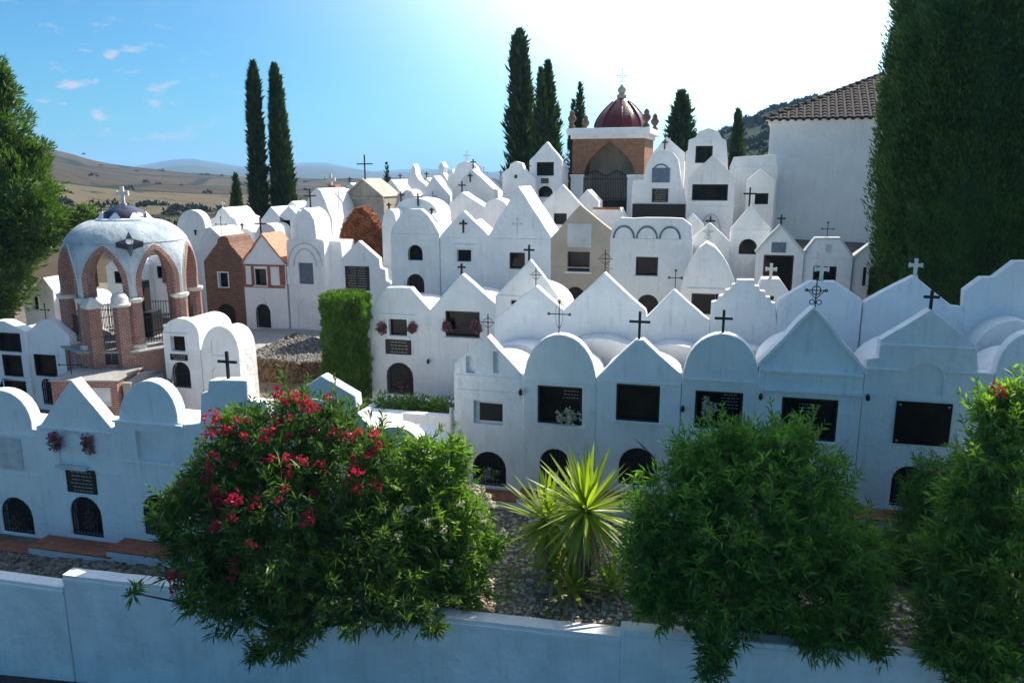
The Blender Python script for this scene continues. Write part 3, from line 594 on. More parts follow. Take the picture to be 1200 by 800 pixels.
# ------------------------------------------------------------------ long middle row
flowers('dusky flowers behind the barred arch beside the clipped cypress', pD1, 459, 440, 478, 458, 'pinkflower', 14, .12)
RE = Plane(600, 300, 31, 14)
M('white mausoleum with a faceted dome-like gable and arched black window', RE, [(458, 274), (461, 264), (470, 251), (480, 245), (493, 245), (501, 252), (508, 262), (514, 274)], [('win', 478, 287, 495, 305, 'archwin'), ('arch', 477, 321, 497, 343), ('ledge', 458, 274, 514, 0, .05, .04), ('arc', 486, 271, 501, 254)], roof='vault', dep=2.6, base=344)
M('white small-gabled mausoleum with a bright framed window and two flower pots', RE, tri(516, 277, 543, 247, 573, 277), [('win', 535, 292, 553, 307, 'white'), ('ledge', 516, 278, 573, 0, .04, .03), ('ledge', 531, 286, 557, 0, .05, .06), ('cross', 543, 257, 271, 'bar', -.02)], roof='pitch', dep=2.6)
M('tall sharp white gable with a faint relief cross and two black lanterns on top', RE, tri(570.5, 280, 607, 218, 645, 278), [('win', 597, 296, 615, 315), ('ledge', 574, 279, 645, 0, .04, .03), ('cross', 606, 256, 272, 'bud', -.02, 'grey')], t=2.2, roof=None, off=-.03)
M('beige and white weathered gable mausoleum with a dark glazed window', RE, tri(646, 279, 680, 240, 719, 272), [('win', 665, 295, 691, 318), ('panel', 665, 262, 693, 290, 'grey', .012), ('ledge', 647, 312, 718, 0, .04, .03), ('arch', 663, 336, 685, 360)], roof='pitch', dep=2.6, m='beige')
M('white mausoleum with three blind arches along its faceted top', RE, [(716, 279), (717, 268), (727, 255), (800, 256), (810, 264), (811, 282)], [('win', 745, 301, 771, 323), ('arc', 731, 279, 744, 264, 'bluegrey'), ('arc', 758, 279.5, 771, 264.5, 'bluegrey'), ('arc', 785, 280, 798, 265, 'bluegrey'), ('ledge', 716, 279, 811, 0, .04, .03), ('arch', 746, 345, 772, 370), ('ledge', 735, 325, 785, 0, .02, .015)], roof='flat', dep=2.6)  # blue-grey on the three arches paints in the shade of their recesses
M('white pointed gable with grey crossed ornament beside the three blind arches', Plane(832, 290, 30.5, 14), tri(806, 284, 832, 261, 855, 284), [('cross', 829, 264, 282, 'ornate', -.02, 'grey')], roof='pitch')
M('white gable mausoleum with one arched dark window below a black cross', Plane(880, 280, 31, 14), tri(857, 268, 880, 240, 902, 267), [('win', 866, 280, 887, 298, 'archwin'), ('ledge', 857, 269, 902, 0, .03, .02), ('cross', 878, 219, 241, 'bar')], roof='pitch')
M('white mausoleum with grey coping and a tall black doorway under the church', Plane(914, 300, 29.5, 14), tri(887, 296, 915, 265, 942, 298), [('win', 894, 299, 929, 346), ('plq', 904, 284, 921, 296, 'bluegrey'), ('coping', .07, .05, 'grey'), ('cross', 915, 251, 265, 'bar')], roof='pitch')
M('white mausoleum with a grey-edged trapezoid gable and ornate iron cross', Plane(970, 300, 29.2, 14), [(940, 301), (956, 280), (984, 280), (999, 303)], [('win', 953, 312, 980, 332), ('ledge', 941, 302, 999, 0, .04, .04), ('coping', .06, .05, 'grey'), ('panel', 967, 287, 974, 296, 'grey', .03), ('cross', 969, 260, 281, 'bud')], roof='pitch')
M('narrow white mausoleum with slit windows squeezed against the giant cypress', Plane(1012, 310, 29, 14), tri(1001, 302, 1019, 287, 1036, 303), [('win', 1011, 313, 1015, 335), ('win', 1018, 313, 1034, 345), ('coping', .06, .05, 'grey')], roof='pitch')

# ------------------------------------------------------------------ lower left group beyond the front row
M('white mausoleum with rounded pediment and flower-filled window beside the brick pavilion', Plane(54, 420, 29.5, 14), [(30, 394), (37, 384), (46, 376), (54, 374), (63, 378), (72, 386), (80, 393)], [('win', 40, 414, 66, 441), ('ledge', 38, 413, 69, 0, .04, .05), ('arch', 49, 443, 66, 474), ('cross', 54, 356, 374, 'bud')], base=476, roof='vault')
pG2 = M('white mausoleum with stacked barred niches at the edge under the conifer', Plane(8, 420, 29.8, 14), [(-32, 392), (-8, 376), (4, 376), (28, 388)], [('win', -4, 390, 24, 412), ('win', 3, 416, 26, 441), ('win', 5, 446, 31, 465)], base=476, roof='pitch', t=.5)[1]
M('small white gabled mausoleum with sunlit side and one window near the conifer', Plane(45, 350, 36, 14), tri(28, 352, 50, 325, 61, 340), [('win', 37, 347, 46, 363, 'white'), ('ledge', 29, 364, 61, 0, .05, .03)], base=392, t=1.8, roof=None)
M('white flat mausoleum with a round dark opening behind the small gable', Plane(72, 350, 36.5, 14), rnd(62, 345, 74, 333, 90, 344), [('win', 71, 343, 80, 359, 'archwin')], base=392)
RM = Plane(215, 420, 28.6, 14)
M('white barrel-roofed mausoleum with shrine, plaque and iron grille beside the brick pavilion', RM, rnd(191, 390, 209, 373, 232, 391), [('arch', 202, 424, 223, 454), ('win', 200, 393, 218, 412, 'white'), ('plq', 200, 415, 220, 422), ('ledge', 192, 389, 220, 0, .05, .08)], base=459, roof='same', dep=2.2)
M('white double-vaulted mausoleum with two blind niches and no window', RM, rnd(236, 412, 256, 382, 279, 412), [('arec', 247, 394, 263, 417), ('arec', 248, 431, 262, 446)], base=461, roof='same', dep=1.2)

# ------------------------------------------------------------------ left-hand terrace in the middle distance
RF = Plane(310, 340, 38, 14)
M('brown brick mausoleum with a white-framed window and small rounded finial', RF, [(239, 306), (254, 285), (255, 280), (258, 277), (262, 276), (266, 278), (268, 283), (269, 286), (284, 304)], [('win', 256, 319, 268, 337, 'white'), ('arch', 255, 356, 276, 381), ('cross', 260, 254, 277, 'bud')], base=386, m='brown', t=2.0, roof=None)
M('white half-timbered mausoleum with orange tiled roof and brick corner', RF, tri(284.5, 309, 307, 275, 334, 309), [('win', 299, 315, 312, 334), ('arch', 300, 356, 317, 384), ('panel', 285, 310, 334, 312, 'terracotta', .05), ('panel', 285, 334, 334, 337, 'terracotta', .05), ('panel', 285, 312, 288, 334, 'terracotta', .05), ('panel', 295, 312, 298, 334, 'terracotta', .05), ('panel', 314, 312, 317, 334, 'terracotta', .05), ('panel', 328, 312, 334, 334, 'terracotta', .05), ('coping', .07, .06, 'orangetile'), ('cross', 306, 254, 276, 'bar')], base=388, t=1.8, roof=None, m='white2')
M('large white mausoleum with barrel dome above an arched moulding and square niche', RF, [(336, 286), (336.5, 281), (343, 280), (344, 263), (349, 250), (356, 244), (363, 249), (368, 258), (371, 280), (378, 281), (379, 286)], [('rec', 350, 308, 367, 333, 'bluegrey'), ('arec', 349, 351, 372, 386), ('arc', 358, 312, 379, 284, 'grey'), ('arc', 358, 312, 372, 291, 'grey'), ('panel', 337, 312, 340, 333, 'white', .05), ('panel', 376, 312, 379, 333, 'white', .05), ('ledge', 337, 281, 379, 0, .06, .07), ('ledge', 340, 335, 402, 0, .03, .02)], base=391, t=1.6, roof=None)
M('white wall block joined beside the barrel dome', RF.off(.6), [(380, 300), (381, 282), (399, 283), (400, 300)], [], base=391, t=1.5, roof=None)
M('white stepped-gable mausoleum with a black plaque of gridded inscriptions', Plane(420, 320, 35, 14), [(388, 345), (389, 330), (392, 329), (393, 314), (398, 312), (398.5, 304), (420, 282), (444, 303), (445, 314), (451, 316), (452, 329), (457, 331), (457.5, 345)], [('plq', 405, 312, 433, 340), ('panel', 418, 314, 420, 338, 'iron', .05)], base=392)
M('ruined red rubble gable standing among white mausoleums', Plane(423, 280, 40, 14), [(400, 274), (404, 262), (407, 257), (413, 249), (416, 245), (420, 244), (424, 243), (429, 247), (433, 253), (439, 261), (445, 268), (448, 275)], [], base=315, m='rust', t=.8, roof=None, rubble=900)
PL = lambda x, y, Y: Plane(x, y, Y, 14)
M('white round-headed mausoleum nearest the dry hill behind the brick pavilion', PL(223, 260, 43), rnd(207, 268, 223, 246, 240, 266), [('cross', 229, 269, 274, 'bar', -.05)], t=.6, roof=None)
M('white blank gable wedged between the pavilion dome and the brown brick mausoleum', PL(246, 280, 40.5), [(234, 282), (240, 268), (246, 266), (258, 277), (259, 282)], [], t=2.2, roof=None)
M('white scallop-shouldered mausoleum with small white cross on its crown', PL(261, 260, 45), [(244, 266), (246, 257), (252, 254), (255, 247), (260, 243), (264, 246), (270, 254), (275, 256), (278, 264), (279.5, 272)], [('cross', 261, 236, 243, 'stone')], t=2.6, roof=None)
M('white gable with iron cross rising over the orange tiled roof', PL(316, 255, 43.5), tri(304, 260, 317, 242, 328, 254), [], t=1.8, roof=None)
M('low white round roof tucked below the twin cypresses', PL(312, 268, 41), rnd(300, 275, 311, 262, 323, 274), [], t=1.6, roof=None)
M('white gable with dark square window below the twin cypresses', PL(338, 255, 42.5), tri(328, 252, 338, 241, 348, 252), [('win', 329, 258, 341, 273)], t=.6, roof='same')
M('narrow white gable just behind the dark square window', PL(343, 250, 46), tri(332, 246, 342, 235.5, 353, 247), [], t=1.5, roof=None)
M('big white parabolic vault with a deep sunlit roof near the twin cypresses', PL(371, 240, 44), [(353, 252), (358, 240), (363, 229), (368, 222), (371, 220.5), (375, 223), (380, 234), (386, 250), (388, 256)], [('cross', 364, 221, 244, 'bar', -.6)], t=3.4, roof=None)
M('white flat-topped block with pale stone cross on a red tiled ridge', PL(392, 228, 52), [(383, 232), (384, 222), (394, 222), (396, 226), (402, 240)], [('cross', 388, 203, 222, 'stone'), ('box', 384, 217, 393, 222.5, .0, .8, 'orangetile')], t=2, roof=None)
M('weathered beige stone mausoleum with pediment and tall black cross on the skyline', PL(426, 232, 47), tri(402.5, 232, 425, 211, 449, 232), [('ledge', 401, 231, 450, 0, .14, .14), ('ledge', 403, 240, 449, 0, .08, .05), ('cross', 428, 181, 211, 'bar'), ('coping', .10, .16, 'oldstone')], t=2.6, roof=None, m='oldstone', bev=.03)
M('white gable just right of the beige stone mausoleum', PL(460, 228, 51), tri(448.5, 222, 458, 210, 472, 229), [], t=2.2, roof=None)
M('white cap-shaped gable with an iron cross on the skyline group', PL(478, 232, 47.5), [(466, 240), (471, 226), (476, 222), (482, 224), (491, 240)], [('cross', 470, 224, 236, 'bar', -.1)], t=1.6, roof=None)
M('white mausoleum with concave roof tapering to an obelisk finial', PL(486, 210, 55), [(477, 222), (478, 208), (481, 205), (482, 198), (484, 192), (486.5, 198), (487, 204), (491, 211), (499, 217), (500, 222)], [], t=1.0, roof='flat')
M('white pointed gable with an iron cross before the skyline finials', PL(508, 222, 48.5), tri(491, 234, 508, 206, 527, 229), [('cross', 507, 225, 239, 'bud', -.05)], t=1.4, roof='pitch')
M('white sloping gable topped by a fat pointed finial', PL(516, 208, 54), [(503, 216), (512, 203), (515, 200), (513.5, 196), (517, 189.5), (520.5, 196), (519, 203), (528, 220)], [], t=.9, roof='flat')
M('white round-topped mausoleum carrying an airy white cross on the skyline', PL(545, 202, 50.5), [(524, 225), (525, 206), (528, 203), (529.5, 198), (531, 203), (533, 199), (537, 192), (545, 189), (552, 190), (558, 195), (562, 206), (563, 225)], [('cross', 547, 177, 190, 'ornate', .2, 'stone'), ('ledge', 525, 209, 545, 0, .07, .05)], t=1.2, roof='flat')
M('large white gable with long sunlit roof edge and small black cross', PL(552, 215, 46), tri(530, 224, 552, 197, 579, 223), [('cross', 554.5, 186, 197, 'bar'), ('cross', 551, 203, 212, 'bar', -.05)], t=1.4, roof='pitch', dep=3)
M('white low gable with black cross in front of the large sunlit gable', PL(543, 236, 42), tri(517, 249, 541, 225, 572, 246), [('cross', 541.5, 212, 226, 'bar')], t=1.2, roof='pitch', dep=3)
M('plain white vault roof behind the faceted dome-like gable', PL(486, 240, 38), rnd(462, 250, 484, 232, 512, 250), [('cross', 490, 226, 240, 'bar', -.05)], t=2, roof=None)
M('small white gable far back with a dark finial below the tall dark cypress', PL(577, 214, 56), tri(566, 222, 575, 209, 590, 223), [('cross', 567, 196, 212, 'bud')], t=1.4, roof=None)
M('white mausoleum with ornate rounded crown under the tall dark cypress', PL(607, 210, 46), [(589, 228), (589.5, 202), (593, 199), (596.5, 197), (598, 192), (604, 189), (611, 191), (614, 198), (618, 202), (627, 210), (628, 228)], [('panel', 603, 205, 606, 209, 'iron', .04), ('cross', 619, 191, 200, 'bud')], t=.7, roof='flat', base=262)
M('tall white gabled mausoleum with a big dark window and arched opening on the hilltop', PL(640, 205, 46.5), tri(621, 188, 641, 166, 658, 188), [('win', 629, 190, 649, 206), ('plq', 634, 209, 643, 215), ('win', 630, 218, 648, 231, 'archwin')], base=255, t=.6, roof='pitch')
M('white gable with small grey window behind the beige mausoleum', PL(658, 240, 37), tri(631, 244, 659, 216, 686, 246), [('win', 649, 250, 664, 263)], roof='pitch', base=285)
M('small white tomb with a red-edged sloping roof before the iron gate', PL(712, 252, 38), [(693, 262), (695, 245), (727, 244), (733, 256), (734, 262)], [('panel', 695, 243, 727, 245.5, 'terracotta', .05)], t=1.2, roof=None, base=275)

for lb, px, py, Y, top, fx in (
    ('small white round roof left of the faceted dome-like gable', 446, 250, 37, rnd(448, 262, 456, 245, 464, 262), [('cross', 456, 237, 246, 'bar')]),
    ('small white gable slotted between the faceted gable and the small-gabled mausoleum', 507, 256, 35.5, tri(496, 266, 506, 250, 518, 266), [('cross', 506, 243, 251, 'bar')]),
    ('tiny white gable at the skyline left of the beige stone mausoleum', 410, 220, 60, tri(403, 222, 410, 214, 418, 222), [('cross', 410, 207, 215, 'bar')]),
    ('tiny white rounded tomb on the skyline behind the dark ragged cypress', 470, 214, 60, rnd(463, 220, 469, 210, 476, 220), [('cross', 469, 203, 211, 'bar')]),
    ('tiny white gable between the obelisk finial and the fat pointed finial', 499, 212, 59, tri(493, 219, 500, 208, 508, 219), [('cross', 500, 201, 209, 'bar')]),
    ('tiny white gable behind the airy white cross on the skyline', 530, 205, 60, tri(521, 212, 529, 200, 537, 212), []),
    ('tiny white gable under the hilltop cypresses beside the ornate crown', 588, 210, 58, tri(580, 216, 587, 206, 595, 216), [('cross', 587, 199, 207, 'bar')]),
    ('white round roof behind the tall sharp gable with lanterns', 582, 240, 40, rnd(566, 250, 580, 233, 596, 250), []),
    ('white low gable behind the white gable with small grey window', 690, 232, 43, tri(676, 236, 688, 222, 701, 236), []),
    ('small white gable next to the black base slab of the bell-gabled mausoleum', 812, 250, 35.5, tri(800, 264, 812, 250, 824, 264), []),
    ('white round-topped tomb between the brown brick and scalloped mausoleums', 285, 272, 43.5, rnd(273, 284, 286, 268, 300, 284), [('cross', 284, 261, 269, 'bar')]),
    ('white low gable left of the parabolic vault below the cypresses', 352, 262, 41, tri(340, 258, 350, 246, 361, 258), []),
    ('white flat-gabled tomb seen through the pavilion arches', 188, 300, 42, [(172, 306), (176, 300), (204, 300), (210, 306)], [('win', 184, 312, 194, 326)]),
    ('white gabled tomb behind the dark altar of the pavilion', 140, 310, 41, tri(124, 312, 140, 298, 157, 312), [('win', 134, 318, 146, 332)])):
    M(lb, PL(px, py, Y), top, fx, t=1.6, roof=None)
# ------------------------------------------------------------------ hilltop group right of the red dome
M('white bell-gabled mausoleum with blue arched panel and black base slab', PL(772, 215, 40), [(741, 236), (741.5, 212), (755, 210), (757, 196), (762, 185), (770, 178), (780, 175), (789, 179), (795, 187), (798, 207), (803, 234), (803.5, 240)], [('panel', 764, 197, 785, 214, 'bluegrey', .05), ('arc', 774.5, 198, 783, 192, 'bluegrey'), ('plq', 764, 221, 783, 237), ('panel', 741, 239, 803, 258, 'granite', .10)], base=282, t=.6, roof='flat')
M('white gable peak with relief cross behind the bell-gabled mausoleum', PL(782, 180, 46), tri(763, 183, 781, 160, 802, 179), [('cross', 779, 163, 174, 'bar', -.02)], roof='pitch', base=250)
M('white curvy baroque gable with a brown square window on the hilltop', PL(830, 190, 42), [(803, 215), (803.5, 178), (806, 176), (807, 164), (815, 161), (819, 154), (831, 150), (842, 154), (846, 162), (851, 165), (852, 175), (853, 196), (854, 215)], [('win', 815, 171, 835, 191)], roof='flat', base=268, t=.7)
M('white gabled mausoleum with a wide black window and dark wheel ornament below', PL(835, 225, 37.5), tri(807, 209, 836, 181, 861, 207), [('win', 811, 216, 853, 235), ('ledge', 806, 241, 862, 0, .06, .05), ('arc', 832, 275, 845, 250, 'grey'), ('cross', 832, 253, 270, 'bar', -.06)], roof='pitch', base=285)
M('white flat-roofed block between the curvy gable and the church', PL(880, 210, 40), [(856, 195), (860, 184), (903, 181), (910, 182), (911, 200)], [('ledge', 857, 196, 908, 0, .06, .05)], roof='flat', base=270, t=.6)
M('small white gable with a dark framed window against the church wall', PL(893, 215, 38.5), tri(876, 211, 891, 198, 908, 212), [('win', 884, 226, 901, 240, 'white'), ('ledge', 880, 221, 904, 0, .05, .05)], roof='pitch', base=272)

# ------------------------------------------------------------------ domed brick pavilion
def pavilion():
    Y = 31.0; c = at(161, 400, Y); yaw = radians(26.5); R = 2.30; zb = at(157, 462, 28.2).z
    T = thing('domed_pavilion', (c.x, c.y, zb), 0, 'open octagonal brick pavilion with pointed horseshoe arches under a stained white dome', 'pavilion')
    zf = lambda py, Yv=28.4: at(157, py, Yv).z - zb
    zp = zf(411); zc = zf(352); zt = zf(289); z0 = zc+.55; R1 = R+.10; z1 = at(157, 259, 30.4).z-zb;
    def shell(z): return 1.0 if z < z0 else (.80+(R1-.80)*sqrt(max(0, 1-((z-z0)/(z1-z0)*.985)**2)))/R1
    A = [radians(-90)+yaw+i*pi/4 for i in range(8)]
    MB().lathe([(R+.50, -1.2), (R+.50, zp-.10), (0, zp-.10)], 8, a0=A[0]).build('podium', 'brick', T)
    MB().lathe([(R+.56, zp-.10), (R+.60, zp-.04), (R+.56, zp), (0, zp)], 8, a0=A[0]).build('podium_slab', 'concrete', T)
    for i, a in enumerate(A):
        x, y = R*cos(a), R*sin(a)
        MB().lathe([(.27, zp), (.27, zc-.12)], 8, (x, y), a).build('column', 'brick', T)
        MB().lathe([(.34, zp-.02), (.34, zp+.10), (.28, zp+.16)], 8, (x, y), a).build('column_base', 'stone', T)
        MB().lathe([(.28, zc-.16), (.34, zc-.10), (.36, zc), (.31, zc+.03)], 8, (x, y), a).build('capital', 'stone', T)
        b = A[(i+1) % 8]; p = Vector((x, y)); q = Vector((R*cos(b), R*sin(b))); d = (q-p); L = d.length; d /= L; n = Vector((d.y, -d.x))   # n points outwards
        def P(u, w, z): v = p+d*u+n*w; return (v.x, v.y, z)
        def S(u, w, z):                                      # on the curved shell: chord below, dome above
            v = p+d*u; r = v.length; t = min(1, max(0, (z-z0)/(zt-z0))); e = v/r; rr = (r*(1-t)+R1*t)*shell(z)+w; return (e.x*rr, e.y*rr, z)
        hw = L*.37; H = zt-zc-.12; c_ = L/2
        def low(u):
            x = abs(u-c_)/hw; return zc+.03 if x >= 1 else zc+.03+H*(.40+.60*(1-x**1.45)**.72)
        us = list(np.linspace(0, c_-hw, 4))+list(c_-hw*(1-np.linspace(0.002, 1, 12)**1.4))+list(c_+hw*(1-np.linspace(1, 0.002, 12)[1:]**1.4))+list(np.linspace(c_+hw, L, 4)); nz = 9; th = .17; m = MB(); q_ = len(us); ztop = zt+.14
        for w in (th, -th): m.v += [S(u, w, low(u)+(ztop-low(u))*j/nz) for u in us for j in range(nz+1)]
        K = q_*(nz+1); I = lambda a_, j: a_*(nz+1)+j
        for a_ in range(q_-1):
            for j in range(nz): m.f += [(I(a_, j), I(a_+1, j), I(a_+1, j+1), I(a_, j+1)), (K+I(a_, j+1), K+I(a_+1, j+1), K+I(a_+1, j), K+I(a_, j))]
            m.f += [(I(a_, 0), K+I(a_, 0), K+I(a_+1, 0), I(a_+1, 0)), (I(a_, nz), I(a_+1, nz), K+I(a_+1, nz), K+I(a_, nz))]
        m.build('arch_panel', 'domewhite', T, smooth=38, recalc=False)
        arch = [(c_-hw, zc+.03), (c_-hw*1.02, zc+.03+H*.2)]+[(u, low(u)) for u in us[4:-4]]+[(c_+hw*1.02, zc+.03+H*.2), (c_+hw, zc+.03)]
        def rim(g0_, g1_, w, nm, mt):
            cz = zc+.03+H*.42; sc = lambda pt, g: (c_+(pt[0]-c_)*(1+g/hw), cz+(pt[1]-cz)*(1+g/(H*.58)) if pt[1] > cz else pt[1])
            a_ = [sc(pt, g0_) for pt in arch]; b_ = [sc(pt, g1_) for pt in arch]; r = MB(); kk = len(a_)
            r.add([S(u, w, z) for u, z in a_]+[S(u, w, z) for u, z in b_]+[S(u, -w, z) for u, z in a_]+[S(u, -w, z) for u, z in b_],
                [f for j in range(kk-1) for f in ((j, j+1, kk+j+1, kk+j), (2*kk+j, 3*kk+j, 3*kk+j+1, 2*kk+j+1), (j, 2*kk+j, 2*kk+j+1, j+1), (kk+j, kk+j+1, 3*kk+j+1, 3*kk+j))])
            r.build(nm, mt, T)
        rim(-.10, .09, th+.05, 'arch_rim', 'brick'); rim(.09, .125, th+.03, 'arch_edge', 'stone')
        if i != 7:                                           # iron railings in the bays, a gate in the front left one
            g = MB(); h = 1.15; nb = 11
            for j in range(1, nb): u = .3+(L-.6)*j/nb; g.tube(P(u, 0, zp+.12), P(u, 0, zp+h), .013, n=4)
            for z in (zp+.15, zp+h-.05, zp+h*.5): g.tube(P(.27, 0, z), P(L-.27, 0, z), .018, n=4)
            g.build('railing', 'iron', T, recalc=False)
    # front left bay: brick gate piers with white caps, double iron gate
    a, b = A[7], A[0]; p = Vector((R*cos(a), R*sin(a))); q = Vector((R*cos(b), R*sin(b))); d = (q-p); L = d.length; d /= L; n = Vector((d.y, -d.x))
    for f in (.24, .82):
        s = p+d*(L*f)+n*.45; top = zf(361) if f < .5 else zf(359)
        MB().lathe([(.30, zp-.9), (.30, top)], 4, (s.x, s.y), yaw-pi/4+radians(22)).build('gate_pier', 'brick', T)
        if f < .5: MB().lathe([(.40, top), (.42, top+.10), (.30, top+.20), (.16, top+.34), (.03, top+.40)], 4, (s.x, s.y), yaw-pi/4+radians(22)).build('pier_cap', 'stone', T)
        else: MB().lathe([(.36, top), (.38, top+.08), (.30, top+.16), (.30, top+.30), (.22, top+.44), (.10, top+.52), (.0, top+.54)], 12, (s.x, s.y)).build('pier_cap', 'stone', T, smooth=50)
    g = MB(); zga = zp-.55; zgb = zf(360)
    def Q(f, z): s = p+d*(L*f)+n*.45; return (s.x, s.y, z)
    for j in range(12): f = .36+.34*j/11; g.tube(Q(f, zga), Q(f, zgb+.1*sin(j/11*pi)), .014, n=4)
    for z in (zga+.04, zga+.55, (zga+zgb)/2, zgb-.1): g.tube(Q(.35, z), Q(.71, z), .02, n=4)
    k = Q(.53, 0); g.build('gate', 'iron', T, recalc=False)
    e = MB(); s0 = Q(.345, zga); s1 = Q(.715, zga); e.tube((s0[0], s0[1]+.05, zga+.06), (s1[0], s1[1]+.05, zga+.06), .06, n=4); e.build('gate_threshold', 'stone', T)
    for j in range(2):
        m = MB(); f0 = .355+.18*j; s0 = Q(f0, zga); s1 = Q(f0+.17, zga); o = Vector((n.x, n.y))*-.012
        m.add([(s0[0]+o.x, s0[1]+o.y, zga+.03), (s1[0]+o.x, s1[1]+o.y, zga+.03), (s1[0]+o.x, s1[1]+o.y, zga+.52), (s0[0]+o.x, s0[1]+o.y, zga+.52), (s0[0]-o.x, s0[1]-o.y, zga+.03), (s1[0]-o.x, s1[1]-o.y, zga+.03), (s1[0]-o.x, s1[1]-o.y, zga+.52), (s0[0]-o.x, s0[1]-o.y, zga+.52)], [(0, 1, 2, 3), (7, 6, 5, 4), (0, 4, 5, 1), (1, 5, 6, 2), (2, 6, 7, 3), (3, 7, 4, 0)]).build('gate_panel', 'iron', T)
    # dome
    pr = [(R1*shell(zt+.05)+.12, zt+.05)]+[(R1*shell(z)+.205, z) for z in np.linspace(zt+.06, z1-.002, 14)]
    pr.append((.5, z1+.01)); MB().lathe(pr, 48, a0=A[0]).build('dome', 'domewhite', T, smooth=40)
    zq = at(157, 240, 31).z-zb
    MB().lathe([(1.02, z1-.03), (1.02, z1+.07), (.90, z1+.10)], 28).build('dome_collar', 'white', T, smooth=40)
    MB().lathe([(.88, z1+.08), (.80, z1+.26), (.58, z1+.40), (.3, zq-.02), (.08, zq)], 28).build('dome_cap', 'bluetile', T, smooth=40)
    for k in range(8):
        a = A[k]+pi/8; m = MB(); r0, r1 = .80, .98; h0, h1 = z1+.24, z1+.07
        m.add([(r1*cos(a-.26), r1*sin(a-.26), h1), (r1*cos(a+.26), r1*sin(a+.26), h1), (r0*cos(a+.05)*1.03, r0*sin(a+.05)*1.03, h0+.08), (r0*cos(a-.05)*1.03, r0*sin(a-.05)*1.03, h0+.08), (.7*cos(a), .7*sin(a), z1)], [(0, 1, 2, 3), (1, 0, 4), (2, 1, 4), (3, 2, 4), (0, 3, 4)]).build('scallop', 'white', T)
    o = cross_mesh(at(157, 219, 31).z-at(157, 241, 31).z, 'stone').build('cross', 'stone', T); o.location = (0, 0, zq-.02)
    # dark star boss on the front of the dome
    sc = at(152, 284, 28.75); m = MB(); pts = []
    for k in range(8): r = .46 if k % 2 == 0 else .17; pts.append((r*cos(k*pi/4+pi/2), r*sin(k*pi/4+pi/2)))
    m.prism(pts, -.03, .30); st = m.build('star_boss', 'bluetile', T); st.location = (sc.x-c.x, sc.y-c.y-.02, sc.z-zb); st.rotation_euler = (radians(-38), 0, yaw)
    m = MB().ring((0, -.05, 0), .11, .02, n=12); m.box(-.07, -.06, -.07, .07, 0, .07); m.build('star_centre', 'marble', st)
    # inner tomb seen through the arches, stair block in front
    MB().box(-.7, -.1, zp, .7, .9, zp+1.0).box(-.35, .2, zp+1.0, .35, .8, zp+2.2).build('altar', 'granite', T, bev=.03); MB().box(-.22, .17, zp+1.35, .22, .21, zp+1.9).build('altar_panel', 'stone', T)
    s0 = at(70, 438, 27.2); s1 = at(150, 447, 27.2); zl = at(110, 440, 27.2).z-zb
    x0, x1 = s0.x-c.x, at(146, 440, 27.2).x-c.x; yf = 26.6-c.y; yb = -R*.72
    MB().box(x0, yf, -2.2, x1, yb, zl-.06).build('stair_block', 'brick', T); MB().box(x0-.06, yf-.06, zl-.06, x1+.06, yb, zl).build('landing_slab', 'concrete', T, bev=.01)
    for k in range(3): MB().box(x1+.06+k*.3, yf+.25, -2.2, x1+.35+k*.3, yb, zl-.18-.17*k).build('stair_step', 'concrete', T, bev=.01)
    MB().box(x0+1.1, yf-.03, zl-.95, x1-.25, yf+.02, zl-.28).build('stair_plaque', 'marble', T, bev=.01)
    o = cross_mesh(1.35, 'bud').build('railing_cross', 'iron', T); o.location = (at(84, 440, 27.4).x-c.x, at(84, 440, 27.4).y-c.y, zl-.5)
pavilion()

